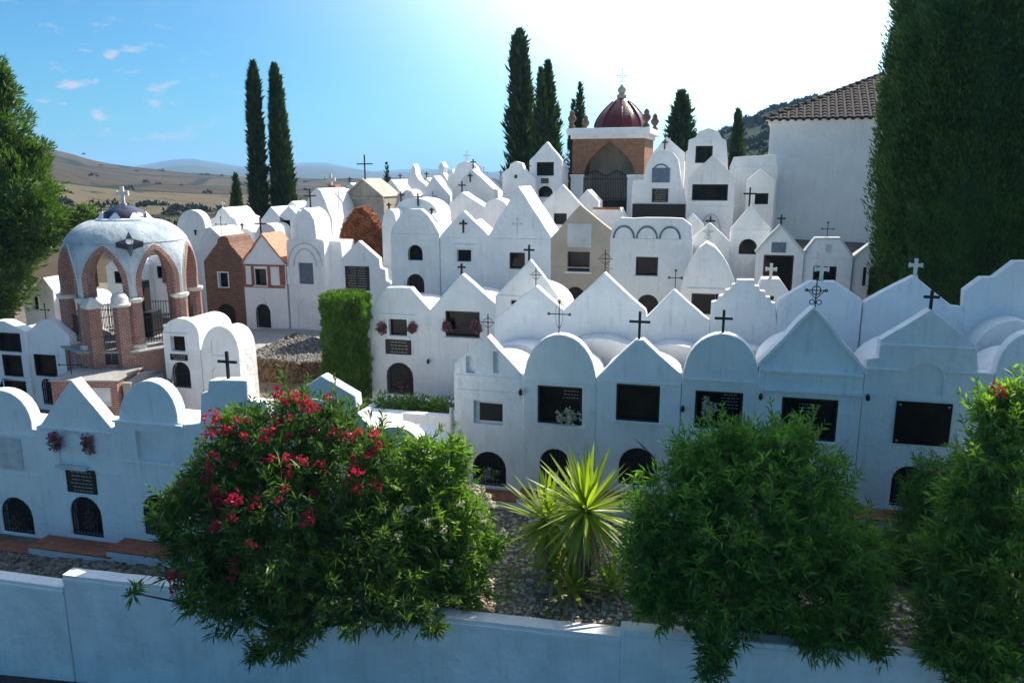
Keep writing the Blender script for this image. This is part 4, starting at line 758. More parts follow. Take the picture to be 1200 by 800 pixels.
# ------------------------------------------------------------------ red-domed chapel on the hilltop
def chapel():
    Y = 48.; pl = Plane(716, 190, Y, 17); zb = at(716, 262, Y).z
    u0, zt = pl.hit(671, 158); u1, _ = pl.hit(756, 158); uc = (u0+u1)/2; w = pl.world(uc, 0)
    T = thing('brick_chapel', (w.x, w.y, zb), pl.y, 'square brick chapel with dark red dome, white cornice and pointed gateway arch', 'chapel')
    H = zt-zb; W = (u1-u0)/2; zi = pl.hit(716, 205)[1]-zb; D = 2*W*.92
    def Z(py): return pl.hit(716, py)[1]-zb
    def U(px): return pl.hit(px, 190)[0]-uc
    aw = 1.55; ax = U(714); za = Z(166); arch = [(ax-aw*(1-(k/8)**1.75), zi+(za-zi)*(k/8)**.92) for k in range(9)]; arch += [(2*ax-u, z) for u, z in arch[::-1][1:]]
    out = [(-W, H), (-W, zi)]+arch+[(W, zi), (W, H)]
    MB().prism(out, 0, .5).build('brick_front', 'orange', T)
    MB().prism(out, D-.5, D).build('brick_back', 'orange', T)
    for s in (-1, 1): MB().box(s*W-(.5 if s > 0 else .003), .49, zi, s*W+(.5 if s < 0 else .003), D-.49, H).build('brick_side', 'orange', T)
    for s in (-1, 1):
        x0, x1 = (-W-.06, U(684)) if s < 0 else (U(736), W+.06)
        MB().box(x0, -.06, -.8, x1, D+.06, zi).build('pier', 'white', T, bev=.02)
        MB().box(x0-.05, -.11, zi-.12, x1+.05, D+.1, zi+.02).build('pier_cap', 'white2', T, bev=.02)
    iw = aw*.80; a2 = [(ax-iw*(1-(k/8)**1.75), zi+(za-.35-zi)*sin(k/8*pi/2)**.95) for k in range(9)]; a2 += [(2*ax-u, z) for u, z in a2[::-1][1:]]
    MB().prism([(-W+.5, -.8), (W-.5, -.8), (W-.5, H-.1), (-W+.5, H-.1)], D*.72, D*.72+.2).build('inner_wall', 'oldstone', T)
    o = cross_mesh(.9, 'bar').build('inner_cross', 'iron', T); o.location = (ax+.7, D*.72-.1, zi+1.1)
    MB().box(ax-.9, 1.6, -.5, ax+.9, 2.6, 1.3).build('altar', 'granite', T, bev=.05)
    zc = Z(157)-.02; zc1 = Z(150)
    MB().box(-W-.10, -.10, zc-.25, W+.10, D+.10, zc).build('frieze', 'white', T, bev=.02); MB().box(-W-.32, -.32, zc+.0, W+.32, D+.32, zc1).build('cornice', 'white2', T, bev=.05)
    rd = (pl.hit(752, 150)[0]-pl.hit(689, 150)[0])/2; cx, cy = U(720), D/2; zk = at(720, 112, Y+D/2).z-zb; hd = zk-zc1
    MB().lathe([(rd*1.02, zc1-.02), (rd*1.02, zc1+.12)]+[(rd*(1-(k/10)**1.65)+.01, zc1+.12+(hd-.12)*k/10) for k in range(11)], 16, (cx, cy), pi/16).build('dome', 'reddome', T, smooth=18)
    for k in range(8):
        a = k*pi/4+pi/16; g = MB(); pv = None
        for j in range(9):
            r = rd*(1-(j/10)**1.65)+.02; z = zc1+.14+(hd-.12)*j/10; q = (cx+r*cos(a), cy+r*sin(a), z)
            if pv: g.tube(pv, q, .05, n=5)
            pv = q
        g.build('dome_rib', 'reddome', T, smooth=60)
    MB().lathe([(.28, zk-.25), (.30, zk), (.16, zk+.08), (.24, zk+.22), (.26, zk+.36), (.12, zk+.52), (.05, zk+.62)], 12, (cx, cy)).build('lantern_finial', 'oldstone', T, smooth=50)
    o = cross_mesh(.95, 'ornate').build('cross', 'stone', T); o.location = (cx, cy, zk+.55)
    for sx in (-1, 1):
        for y in (.0, D):
            MB().lathe([(.20, 0), (.20, .18), (.10, .24), (.10, .32), (.24, .48), (.26, .62), (.14, .80), (.17, .88), (.10, 1.0), (.0, 1.08)], 12, (sx*(W+.05), y)).build('urn', 'rock', T, smooth=50).location = (0, 0, zc1-.01)
    g = MB(); x0, x1 = U(684)+.02, U(736)-.02; h = Z(203)
    for k in range(27): u = x0+(x1-x0)*k/26; hh = h-.2+.25*sin(k*pi/13)**2; g.tube((u, .1, -.3), (u, .1, hh), .022, n=4); g.lathe([(.03, hh), (.045, hh+.06), (.0, hh+.16)], 5, (u, .1))
    for z in (.1, h*.5, h-.35): g.tube((x0, .1, z), (x1, .1, z), .03, n=4)
    g.build('gate', 'iron', T, recalc=False)
chapel()

# ------------------------------------------------------------------ church with tiled hip roof
def church():
    Y = 42.; pl = Plane(903, 200, Y, 19); u0, ze = pl.hit(903, 140); w = pl.world(u0, 0); zb = ground(w.x+3, w.y)-.5
    T = thing('church', (w.x, w.y, zb), pl.y, 'plain white church end wall under an old brown tiled hip roof', 'church')
    W = 11.0; D = 12.0; H = ze-zb
    MB().box(0, 0, -1, W, D, H-.1).build('wall', 'white2', T, bev=.04)
    MB().box(-.10, -.10, H-.24, W+.1, D+.1, H-.08).build('eave_cornice', 'white2', T, bev=.03)
    pitch = 2.35/5.3; ov = .30; zr = H-.04
    rise = (W/2+ov)*pitch
    P = [(-ov, -ov, zr), (W+ov, -ov, zr), (W+ov, D+ov, zr), (-ov, D+ov, zr), (W/2, W/2, zr+rise), (W/2, D-W/2, zr+rise)]
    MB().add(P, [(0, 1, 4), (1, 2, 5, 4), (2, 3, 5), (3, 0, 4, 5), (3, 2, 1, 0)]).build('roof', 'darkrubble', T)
    # barrel tiles on the end slope: each tile an object, alike pieces share one mesh
    st = .385; ln = .50; m = MB(); n = 6; vs = []
    for y, r, zz in ((0, .155, .02), (ln, .125, -.005)):
        for k in range(n+1): a = pi*k/n; vs.append((r*cos(a), y, zz+r*.75*sin(a)))
        for k in range(n+1): a = pi*(n-k)/n; vs.append(((r-.03)*cos(a), y, zz+(r-.03)*.75*sin(a)))
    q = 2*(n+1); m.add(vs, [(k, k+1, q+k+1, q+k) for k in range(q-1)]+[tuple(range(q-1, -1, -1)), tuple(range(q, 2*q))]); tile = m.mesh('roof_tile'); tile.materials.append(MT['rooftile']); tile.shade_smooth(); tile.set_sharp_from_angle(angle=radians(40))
    ang = math.atan(pitch); made = 0
    for i in range(int((W+2*ov)/st)):
        u = -ov+st*(i+.5); run = min(u+ov, W+ov-u); nc = int(run/cos(ang)/(ln*.82)+.6)
        if u > 7.6: continue
        for j in range(max(1, nc)):
            s = j*ln*.82-.10; made += 1
            o = bpy.data.objects.new('roof_tile', tile); C.objects.link(o); o.parent = T
            o.location = (u+random.uniform(-.012, .012), -ov+s*cos(ang), zr+s*sin(ang)+.015+random.uniform(0, .015)); o.rotation_euler = (ang-.03, 0, random.uniform(-.02, .02))
    pan = MB()                                             # under-tiles between the barrel rows
    for i in range(int(8/st)):
        u = -ov+st*(i+1); run = min(u+ov, W+ov-u); pan.tube((u, -ov-.12, zr-.01), (u, -ov+run, zr+run*pitch-.01), .10, n=6)
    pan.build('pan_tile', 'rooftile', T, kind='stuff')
    hp = MB()
    for k in range(18):                                    # hip cap tiles
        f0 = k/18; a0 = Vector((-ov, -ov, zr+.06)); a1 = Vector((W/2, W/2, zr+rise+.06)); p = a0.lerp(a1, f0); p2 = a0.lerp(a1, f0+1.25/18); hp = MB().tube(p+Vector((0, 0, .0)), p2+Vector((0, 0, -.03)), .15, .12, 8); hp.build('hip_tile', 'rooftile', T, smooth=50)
    for k in range(18): MB().box(-ov+.05+st*k, -ov-.04, zr-.05, -ov+.27+st*k, .0, zr-.005).build('eave_tile', 'white2', T)
church()

# ------------------------------------------------------------------ rubble platform, planter, paving
def platform():
    T = thing('rubble_platform', at(330, 425, 32.4), radians(14), 'low brown rubble-stone platform with a dark pebbled top beside the double-vaulted tomb', 'stone platform')
    T.rotation_euler = (0, 0, 0); o = T.location
    top = [at(287, 413, 31.6), at(349, 426, 30.4), at(386, 430, 30.6), at(386, 402, 34.5), at(345, 394, 36.2)]; zt = o.z+.35; m = MB(); k = len(top)
    pts = [Vector((p.x-o.x, p.y-o.y)) for p in top]
    m.add([(p.x, p.y, .45) for p in pts]+[(p.x, p.y, -2.2) for p in pts], [tuple(range(k))]+[(i, (i+1) % k, k+(i+1) % k, k+i) for i in range(k)]); m.build('rubble_core', 'rock', T)
    g = np.random.default_rng(3); V = []; Tt = []; kk = 0
    def stone(c, r, store):
        nonlocal kk
        d = np.array([[1, 0, 0], [-1, 0, 0], [0, 1, 0], [0, -1, 0], [0, 0, 1], [0, 0, -1]])*r*g.uniform(.7, 1.2, (6, 1))
        store[0].append(np.array(c)+d+g.normal(size=(6, 3))*r*.15); store[1].append(np.array([[0, 2, 4], [2, 1, 4], [1, 3, 4], [3, 0, 4], [2, 0, 5], [1, 2, 5], [3, 1, 5], [0, 3, 5]])+store[2][0]*6); store[2][0] += 1
    S = ([], [], [0])
    for e in (0, 1, 4):
        a, b = pts[e], pts[(e+1) % k]
        for _ in range(420): f = g.uniform(); p = a.lerp(b, f); stone((p.x, p.y, g.uniform(-1.9, .45)), g.uniform(.07, .17), S)
    link('rubble_stone', trimesh('rubble', np.concatenate(S[0]), np.concatenate(S[1])), 'rock', T, kind='stuff')
    S = ([], [], [0]); mn = Vector((min(p.x for p in pts), min(p.y for p in pts))); mx = Vector((max(p.x for p in pts), max(p.y for p in pts))); c = sum(pts, Vector((0, 0)))/k
    for _ in range(1300):
        e = g.integers(k); a, b = pts[e], pts[(e+1) % k]; f1, f2 = g.uniform(size=2)
        if f1+f2 > 1: f1, f2 = 1-f1, 1-f2
        p = c+(a-c)*f1+(b-c)*f2; stone((p.x, p.y, .47), g.uniform(.05, .12), S)
    link('pebble_top', trimesh('pebbles', np.concatenate(S[0]), np.concatenate(S[1])), 'cobble', T, kind='stuff')
platform()
paved('pavement', [(280, 418, 31.6), (300, 410, 33.0), (350, 393, 36.6), (392, 400, 35.6), (392, 386, 37.6), (285, 386, 37.6), (262, 395, 36)], 'concrete', .03)
def planter():
    pl = Plane(480, 485, 23.6, 14); u0, z1 = pl.hit(424, 480); u1, _ = pl.hit(531, 478); w = pl.world((u0+u1)/2, 0); zb = z1-2.2; W = (u1-u0)/2
    T = thing('planter', (w.x, w.y, zb), pl.y, 'long white raised planter wall with low green plants before the barred-arch tomb', 'planter')
    h = 2.2; MB().box(-W, 0, -.5, W, .3, h).build('front_wall', 'white', T, bev=.03); MB().box(-W, 1.5, -.5, W, 1.75, h).build('rear_wall', 'white', T, bev=.03)
    for s in (-1, 1): MB().box(s*W-(.25 if s > 0 else -.004), .3, -.5, s*W+(.25 if s < 0 else -.004), 1.5, h).build('end_wall', 'white', T, bev=.02)
    MB().box(-W+.2, .25, 0, W-.2, 1.55, h-.12).build('earth', 'soil', T)
    g = np.random.default_rng(8)
    for k in range(5):
        x = -W+.5+(2*W-1)*k/4+g.uniform(-.15, .15); r = g.uniform(.22, .4); q = thing('planter_shrub', pl.world((u0+u1)/2+x, zb+h-.12, .8), 0, ['small pale-green shrub at the cypress end of the white planter', 'second small shrub along the white planter from the cypress', 'middle small shrub of the white planter', 'small shrub in the white planter near its pipe end', 'last small shrub at the pipe end of the white planter'][k], 'shrub', 'small shrubs in the white planter')
        n = 420; d = unit(n, g); d[:, 2] = abs(d[:, 2]); P = d*g.uniform(.2, 1, (n, 1))*np.array([r*1.5, r*1.2, r*1.4]); link('foliage', trimesh('foliage', *leaves(P, d+unit(n, g)*.8, .13, .05, seed=k)), 'hedge', q, kind='stuff')
planter()
def drain():
    pl = Plane(528, 500, 21.2, 14); a = pl.hit(529, 478); b = pl.hit(529, 560); o = pl.world(a[0], b[1]-.6); T = thing('drain_pipe', o, pl.y, 'grey upright drain pipe on the corner of the main white row', 'pipe')
    MB().tube((0, 0, 0), (0, 0, a[1]-b[1]+.6), .06, n=10).build('pipe', 'grey', T, smooth=50); MB().box(-.09, -.09, 0.9, .09, .09, 1.0).build('bracket', 'iron', T)
drain()

# ------------------------------------------------------------------ loose stones between the front row and the boundary wall
def stones(name, spots, m, r0, r1, seed):
    g = np.random.default_rng(seed); ph = (1+5**.5)/2
    base = np.array([[-1, ph, 0], [1, ph, 0], [-1, -ph, 0], [1, -ph, 0], [0, -1, ph], [0, 1, ph], [0, -1, -ph], [0, 1, -ph], [ph, 0, -1], [ph, 0, 1], [-ph, 0, -1], [-ph, 0, 1]])/1.9
    tri_ = np.array([[0, 11, 5], [0, 5, 1], [0, 1, 7], [0, 7, 10], [0, 10, 11], [1, 5, 9], [5, 11, 4], [11, 10, 2], [10, 7, 6], [7, 1, 8], [3, 9, 4], [3, 4, 2], [3, 2, 6], [3, 6, 8], [3, 8, 9], [4, 9, 5], [2, 4, 11], [6, 2, 10], [8, 6, 7], [9, 8, 1]])
    n = len(spots); r = g.uniform(r0, r1, (n, 1, 1))*np.stack([g.uniform(.7, 1.3, n), g.uniform(.7, 1.3, n), g.uniform(.4, .8, n)], 1)[:, None, :]
    V = base[None]*r*(1+g.normal(size=(n, 12, 1))*.12)+np.array(spots)[:, None, :]; T = tri_[None]+np.arange(n)[:, None, None]*12
    return link(name, trimesh(name, V.reshape(-1, 3), T.reshape(-1, 3)), m, kind='stuff')
g0 = np.random.default_rng(2); sp = []
while len(sp) < 4200:
    x = g0.uniform(-15.5, -3.0); y = g0.uniform(13.5, 20.6); u = Vector((x, y))-RA.o
    if u.dot(RA.b) < -.75 and y > wall_y(x)+.4: sp.append((x, y, ground(x, y)+g0.uniform(-.01, .03)))
stones('cobbles', sp, 'cobble', .045, .10, 1)
sp = []
while len(sp) < 5200:
    x = g0.uniform(-3.0, 8.5); y = g0.uniform(11.5, 20); u = Vector((x, y))-RB.o
    if u.dot(RB.b) < -.75 and y > wall_y(x)+.38: sp.append((x, y, ground(x, y)+g0.uniform(-.01, .03)))
stones('gravel', sp, 'gravel', .03, .075, 4)

# ------------------------------------------------------------------ trees and shrubs
def spindle(name, label, px, ptop, pbot, wpx, Y, m, n, leaf=(.42, .10), cat='cypress tree', group='dark columnar cypresses', prof=None, lean=0, seed=1, ragged=.18, base=None, extra_top=0, core=.74, plumes=0):
    g = np.random.default_rng(seed); top = at(px+lean, ptop, Y); b = at(px, pbot, Y); zb = ground(b.x, b.y) if base is None else base; b.z = zb; Hh = top.z-zb+extra_top; R = wpx/2/F*Y
    T = thing(name, (b.x, b.y, zb), 0, label, cat, group); lx = top.x-b.x
    prof = prof or (lambda h: (min(1, h/.10)**.6)*(1-h**2.2)**.75*(.72+.28*(1-h)))
    h = g.uniform(.015, 1, n)**.85; a = g.uniform(0, 2*pi, n); pr = np.array([prof(x) for x in h])
    lump = 1+ragged*np.sin(a*3+h*23+seed)*np.sin(h*41+a*2+seed*2)+ragged*.7*np.sin(a*7+h*9+seed*3)+ragged*.6*np.sin(a*19+h*5+3*np.sin(h*17))
    rad = R*pr*lump*(1-.45*g.uniform(size=n)**2.2); P = np.stack([rad*np.cos(a)+lx*h, rad*np.sin(a), h*Hh], 1)
    D = np.stack([np.cos(a)*.55, np.sin(a)*.55, np.full(n, 1.0)], 1)+g.normal(size=(n, 3))*.28
    if plumes:                                              # the crown is a bundle of upright plumes
        ph_ = g.uniform(0, .97, plumes)**.9; pa = g.uniform(0, 2*pi, plumes); idx = g.integers(plumes, size=n); f = g.uniform(size=n); ln = g.uniform(2.2, 4.0, plumes)[idx]; pw = g.uniform(.32, .62, plumes)[idx]*(1-f)**.55*(.45+.55*np.minimum(1, f*5)); t = g.uniform(0, 2*pi, n); rr = pw*g.uniform(.55, 1.05, n)
        hh = ph_[idx]+f*ln/Hh; pr = np.array([prof(min(.999, x)) for x in hh]); out_ = R*pr*g.uniform(.88, 1.0, plumes)[idx]-.25; an = pa[idx]
        P = np.stack([(out_+rr*np.cos(t))*np.cos(an)-rr*np.sin(t)*np.sin(an), (out_+rr*np.cos(t))*np.sin(an)+rr*np.sin(t)*np.cos(an), hh*Hh], 1)
        D = np.stack([np.cos(an)*.35+np.cos(an+t)*.45, np.sin(an)*.35+np.sin(an+t)*.45, np.full(n, 1.0)], 1)+g.normal(size=(n, 3))*.25
    L = g.uniform(.6, 1.25, n)*leaf[0]*(.55+.45*pr); parts = [leaves(P, D, L, L*leaf[1]/leaf[0], seed=seed)]
    link('crown', trimesh('crown', *joinVT(parts)), m, T, kind='stuff')
    pr2 = [(max(.02, R*core*prof(x)), x*Hh*.985) for x in np.linspace(.03, .97, 14)]; mb = MB(); nn = 9
    vs = [(r*(1+.12*sin(k*2.3+j))*cos(2*pi*k/nn)+lx*z/Hh, r*(1+.12*sin(k*2.3+j))*sin(2*pi*k/nn), z) for j, (r, z) in enumerate(pr2) for k in range(nn)]
    mb.add(vs, [(j*nn+k, j*nn+(k+1) % nn, (j+1)*nn+(k+1) % nn, (j+1)*nn+k) for j in range(13) for k in range(nn)]); mb.build('inner_foliage', m, T, smooth=180)
    MB().tube((0, 0, -.5), (lx*.5, 0, Hh*.5), max(.07, R*.16), .04, 7).build('trunk', 'bark', T)
    return T
spindle('cypress_tree', 'slim left one of the twin tall cypresses in front of the blue mountains', 303, 74, 262, 19, 57, 'cypress', 5200, (.62, .16), seed=2, prof=lambda h: (min(1, h/.05)**.6)*(.30+.70*(1-h)**.55) if h < .93 else (1-h)/.07*.42, ragged=.10, lean=-7)
spindle('cypress_tree', 'broader right one of the twin tall cypresses, widening towards its foot', 336, 77, 262, 32, 57.5, 'cypress', 7000, (.62, .16), seed=3, prof=lambda h: (min(1, h/.05)**.6)*(.16+.84*(1-h)**.75) if h < .95 else (1-h)/.05*.22, ragged=.10, lean=-15)
spindle('cypress_tree', 'short young cypress beside the foot of the twin cypresses', 276, 205, 262, 25, 60, 'cypress', 1800, (.5, .14), seed=4, prof=lambda h: min(1, h/.1)*(1-h)**.7)
spindle('cypress_tree', 'tiny dark ragged cypress behind the beige stone mausoleum', 453, 192, 222, 13, 66, 'cypress', 700, (.45, .14), seed=5, ragged=.45)
spindle('cypress_tree', 'tallest ragged cypress on the hilltop left of the red dome', 609, 38, 205, 27, 58, 'cypress', 4200, (.80, .20), seed=6, ragged=.34, prof=lambda h: (min(1, h/.06)**.6)*(.25+.75*(1-h)**.6) if h < .95 else (1-h)/.05*.35)
spindle('cypress_tree', 'bushier cypress next to the tallest hilltop one, with a split tip', 642, 74, 205, 32, 57, 'cypress', 4600, (.62, .17), seed=7, ragged=.22)
spindle('cypress_tree', 'short second stem with low tip between the two hilltop cypresses', 634, 82, 205, 20, 56, 'cypress', 2400, (.6, .17), seed=17, ragged=.25)
spindle('cypress_tree', 'pale sunlit bush-like conifer between the two hilltop cypresses', 622, 118, 205, 26, 59, 'hedge', 1700, (.6, .17), seed=27, ragged=.4, cat='conifer')
spindle('cypress_tree', 'thin cypress just left of the red chapel dome', 680, 99, 180, 15, 60, 'cypress', 1700, (.55, .14), seed=8, ragged=.28)
spindle('cypress_tree', 'stubby side cypress touching the left of the chapel cornice', 672, 119, 185, 13, 60.5, 'cypress', 1300, (.5, .14), seed=18, ragged=.28)
spindle('cypress_tree', 'thick round-topped dark cypress right of the chapel', 799, 110, 205, 34, 58, 'cypress', 3800, (.75, .19), seed=9, ragged=.30, prof=lambda h: (min(1, h/.1)**.6)*(1-h**3)**.6*(.6+.4*(1-h)))
spindle('cypress_tree', 'small pointed cypress before the wooded hill beside the church', 865, 130, 200, 19, 60, 'cypress', 1900, (.55, .15), seed=10, ragged=.2)
spindle('trimmed_cypress', 'bright green clipped flat-topped cypress column before the stepped-gable mausoleum', 405, 343, 466, 54, 27.2, 'hedge', 40000, (.15, .032), seed=12, ragged=.10, prof=lambda h: (1-max(0, (h-.955)/.045)**2*.35)*(.95+.05*sin(h*9)), group=None, base=at(405, 468, 27.2).z, cat='clipped cypress')
spindle('giant_cypress', 'giant dense dark cypress filling the right edge and rising out of frame', 1136, -40, 345, 242, 27.0, 'nearcypress', 330000, (.17, .045), seed=13, ragged=.06, core=.70, plumes=1150, group=None, extra_top=6.5, prof=lambda h: (.82+.18*min(1, h/.34))*(1-max(0, (h-.50)/.50)**2.0*.85))

def lobes_points(lobes, Y, n, g, inner=.45):
    """points through a crown made of lobes given as (px, py, radius px, squash, distance offset)"""
    wts = np.array([l[2]**2*l[3] for l in lobes], float); wts /= wts.sum(); Ps = []; Ds = []
    for l, w in zip(lobes, wts):
        k = max(8, int(n*w)); c = at(l[0], l[1], Y+l[4]); r = l[2]/F*(Y+l[4]); d = unit(k, g); rr = (inner+(1-inner)*g.uniform(size=(k, 1))**.6)*np.where(g.uniform(size=(k, 1)) < .10, g.uniform(1.0, 1.28, (k, 1)), 1.0)
        lump = 1+.16*np.sin(d[:, :1]*7+d[:, 1:2]*5+l[0])+.12*np.sin(d[:, 2:3]*11+l[1]); Ps.append(np.array(c)+d*rr*lump*r*np.array([1, .9, l[3]])); Ds.append(d)
    return np.concatenate(Ps), np.concatenate(Ds)
def conifer():
    g = np.random.default_rng(21); Y = 35.; b = at(8, 400, Y); zb = ground(b.x, b.y); T = thing('pine_tree', (b.x, b.y, zb), 0, 'big spreading bright-green conifer at the left edge of the photo', 'conifer')
    lob = [(-22, 120, 30, 1.2, 0), (-6, 150, 34, 1.1, 0), (-12, 200, 50, 1.1, .3), (26, 185, 22, .9, 0), (44, 172, 13, .5, 0), (22, 232, 46, 1.1, -.4), (45, 262, 30, 1.0, -.6), (33, 283, 26, .8, -.2), (-25, 280, 60, 1.2, 0), (-6, 330, 34, 1.3, -1.2), (-4, 350, 22, .9, -1.4), (72, 262, 16, .8, .4), (88, 256, 14, .6, .6), (100, 248, 10, .6, .8), (12, 110, 9, 1.3, 0), (4, 92, 8, 1.5, 0), (-4, 80, 9, 1.4, 0)]
    P, D = lobes_points(lob, Y, 46000, g, .45); o = np.array([b.x, b.y, zb]); D2 = D+np.array([.15, 0, .55])+g.normal(size=P.shape)*.45
    link('crown', trimesh('crown', *leaves(P-o, D2, g.uniform(.18, .42, len(P)), .065, seed=3)), 'pine', T, kind='stuff')
    top = at(-8, 95, Y); MB().tube((0, 0, -.5), (top.x-b.x, 0, top.z-zb), .34, .06, 8).build('trunk', 'bark', T)
    for l in lob[2:14]: c = at(l[0], l[1], Y+l[4]); MB().tube((-.2, 0, max(.5, c.z-zb-1.2)), (c.x-b.x, c.y-b.y, c.z-zb), .09, .03, 6).build('limb', 'bark', T)
    inner = MB()
    for l in lob: c = at(l[0], l[1], Y+l[4]); r = l[2]/F*Y*.62; inner.lathe([(r*cos(a)*(1+.1*sin(a*5)), c.z-zb+r*l[3]*sin(a)) for a in np.linspace(-1.5, 1.5, 7)], 9, (c.x-b.x, c.y-b.y))
    inner.build('inner_foliage', 'pine', T, smooth=180, kind='stuff')
conifer()

def bush(name, label, foot, Y, lobes, nwhorl, m, flowers_=None, fcol=None, seed=1, leaf=(.255, .042), droop=(), cat='oleander bush', mats=None, group=None, leafn=8):
    g = np.random.default_rng(seed); b = at(*foot, Y); zb = ground(b.x, b.y); o = np.array([b.x, b.y, zb]); T = thing(name, (b.x, b.y, zb), 0, label, cat, group)
    P, D = lobes_points(lobes, Y, nwhorl, g, .35); n = len(P)
    up = np.array([0, 0, .45]); tip = D*.8+up+g.normal(size=P.shape)*.35; tip /= np.linalg.norm(tip, axis=1, keepdims=True)
    parts = []
    for k in range(leafn):                                # leaves spring in whorls along the twig ends
        t = unit(n, g); t -= (t*tip).sum(1, keepdims=True)*tip; t /= np.linalg.norm(t, axis=1, keepdims=True)
        q = P+tip*g.uniform(-.16, .03, (n, 1)); parts.append(leaves(q, tip*g.uniform(.35, 1.2, (n, 1))+t*.75, g.uniform(.65, 1.25, n)*leaf[0], leaf[1], droop=.12, seed=seed*31+k))
    k = g.choice(n, len(lobes)*9, replace=False); sd = D[k]*.6+np.array([0, 0, .75])+g.normal(size=(len(k), 3))*.3; sd /= np.linalg.norm(sd, axis=1, keepdims=True); shoots = []
    for j in range(9):                                     # long ragged shoots
        q = P[k]+sd*(.05+.062*j)*g.uniform(.8, 1.1, (len(k), 1)); t = unit(len(k), g)
        for _ in range(2): parts.append(leaves(q, sd*.8+(t if _ else -t)*.7, leaf[0]*(1.05-.06*j), leaf[1], droop=.1, seed=j+seed))
    V, Tt = joinVT(parts); link('foliage', trimesh('foliage', V-o, Tt), m, T, kind='stuff')
    tw = MB(); idx = g.choice(n, min(n, 420), replace=False)
    for i in idx: tw.tube(P[i]-o-tip[i]*.40, P[i]-o+tip[i]*.02, .009, .004, 3)
    for i in range(len(k)): tw.tube(P[k[i]]-o-sd[i]*.2, P[k[i]]-o+sd[i]*.58, .008, .003, 3)
    tw.build('twig', 'bark', T, recalc=False, kind='stuff')
    for l in lobes:
        c = at(l[0], l[1], Y+l[4]); s = Vector((random.uniform(-.25, .25), random.uniform(-.2, .2), -.1)); e = Vector((c.x-b.x, c.y-b.y, c.z-zb)); mid = s.lerp(e, .5)+Vector((random.uniform(-.15, .15), 0, .12))
        MB().tube(s, mid, .05, .032, 6).tube(mid, e, .032, .014, 6).build('branch', 'bark', T)
    for (px, py, r, sc, dy) in droop:                      # hanging sprays
        pass
    if flowers_:
        ms = []
        for k in range(4):
            gg = np.random.default_rng(k+50); nb = 9; d = unit(nb, gg); c = d*gg.uniform(.4, 1, (nb, 1))*.13; pp = []
            for j in range(5): t = unit(nb, gg); pp.append(leaves(c, t+d*.55, .062, .052, seed=j+k*9))
            me = trimesh('flower_cluster', *joinVT(pp)); me.materials.append(MT[fcol]); ms.append(me)
        cen = np.array(o)
        for (px, py, s) in flowers_:
            # set each cluster on the near surface of the crown along its own sight line
            best = None; r = ray(px, py); rd = np.array(r)/np.linalg.norm(np.array(r)); dz = (P-np.array([0, 0, ZC]))@rd; off = np.linalg.norm(P-np.array([0, 0, ZC])-dz[:, None]*rd, axis=1)
            if off.min() > .22: continue
            near = dz[off < .16]; Yd = (np.min(near) if len(near) else np.min(dz[off < off.min()+.2]))-.12; p = np.array([0, 0, ZC])+rd*Yd
            f = bpy.data.objects.new('flower_cluster', ms[int(px) % 4]); C.objects.link(f); f.parent = T; f['kind'] = 'stuff'; f.location = p-o; f.rotation_euler = (random.uniform(0, 6), random.uniform(0, 6), random.uniform(0, 6)); f.scale = (s*random.uniform(1.05, 1.4),)*3
    return T
RED = [(250, 485, .9), (243, 492, .7), (276, 490, .6), (286, 492, .6), (325, 459, 1), (333, 467, 1), (344, 461, .8), (352, 470, 1), (358, 478, .9), (366, 475, .9), (372, 480, .7), (323, 493, .9), (318, 505, .8), (268, 502, 1), (262, 507, .8), (240, 512, .7), (247, 537, 1), (230, 500, .5), (262, 583, 1), (271, 587, 1), (277, 582, 1), (254, 590, .9), (246, 581, .8), (272, 606, .8), (258, 611, .9), (252, 618, .8), (358, 512, .9), (391, 512, 1), (396, 508, .7), (414, 553, 1.1), (420, 549, .8), (418, 572, .9), (438, 511, .9), (437, 527, .8), (421, 505, .7), (369, 580, 1), (363, 602, .9), (359, 611, .9), (275, 660, .8), (274, 672, .8), (205, 680, 1.2), (201, 672, .8), (512, 630, .7), (340, 488, .8), (412, 517, .7), (443, 521, .7), (150, 645, .5), (444, 572, .6)]
RED += [(random.gauss(330, 70), random.gauss(545, 50), random.uniform(.45, .8)) for _ in range(34)]
bush('oleander_bush', 'large oleander with crimson flowers spilling over the boundary wall', (345, 715), 15.6,
     [(345, 520, 52, .9, .6), (300, 530, 55, 1, .3), (262, 560, 52, 1, .2), (330, 590, 80, .95, -.1), (400, 560, 60, 1, .2), (260, 630, 62, .9, -.3), (230, 655, 42, .8, -.4), (340, 660, 80, .8, -.7), (420, 640, 70, .9, -.2), (285, 700, 58, .7, -1.0), (350, 725, 46, .6, -1.4), (330, 752, 30, .7, -1.7), (300, 765, 17, .8, -1.8), (420, 700, 56, .7, -.9), (470, 705, 42, .7, -.8), (505, 728, 22, .7, -1.0), (230, 575, 32, 1, 0), (200, 610, 30, .9, 0), (350, 485, 34, .9, .6), (395, 495, 30, 1, .5), (435, 525, 34, 1, .3), (240, 695, 36, .7, -.8), (275, 500, 30, .9, .4), (155, 694, 11, .9, -.6), (208, 588, 24, 1, .2)], 4300, 'oleander', RED, 'redflower', seed=31)
WH = [(405, 600, .8), (402, 590, .8), (408, 585, .7), (472, 600, .8), (478, 596, .7), (560, 575, .9), (556, 570, .8), (573, 585, .9), (579, 590, .8), (565, 605, .9), (500, 610, .7), (440, 655, .7), (445, 650, .7), (520, 620, .6), (590, 625, .7), (425, 660, .7), (540, 590, .6), (525, 660, .6), (467, 628, .6)]
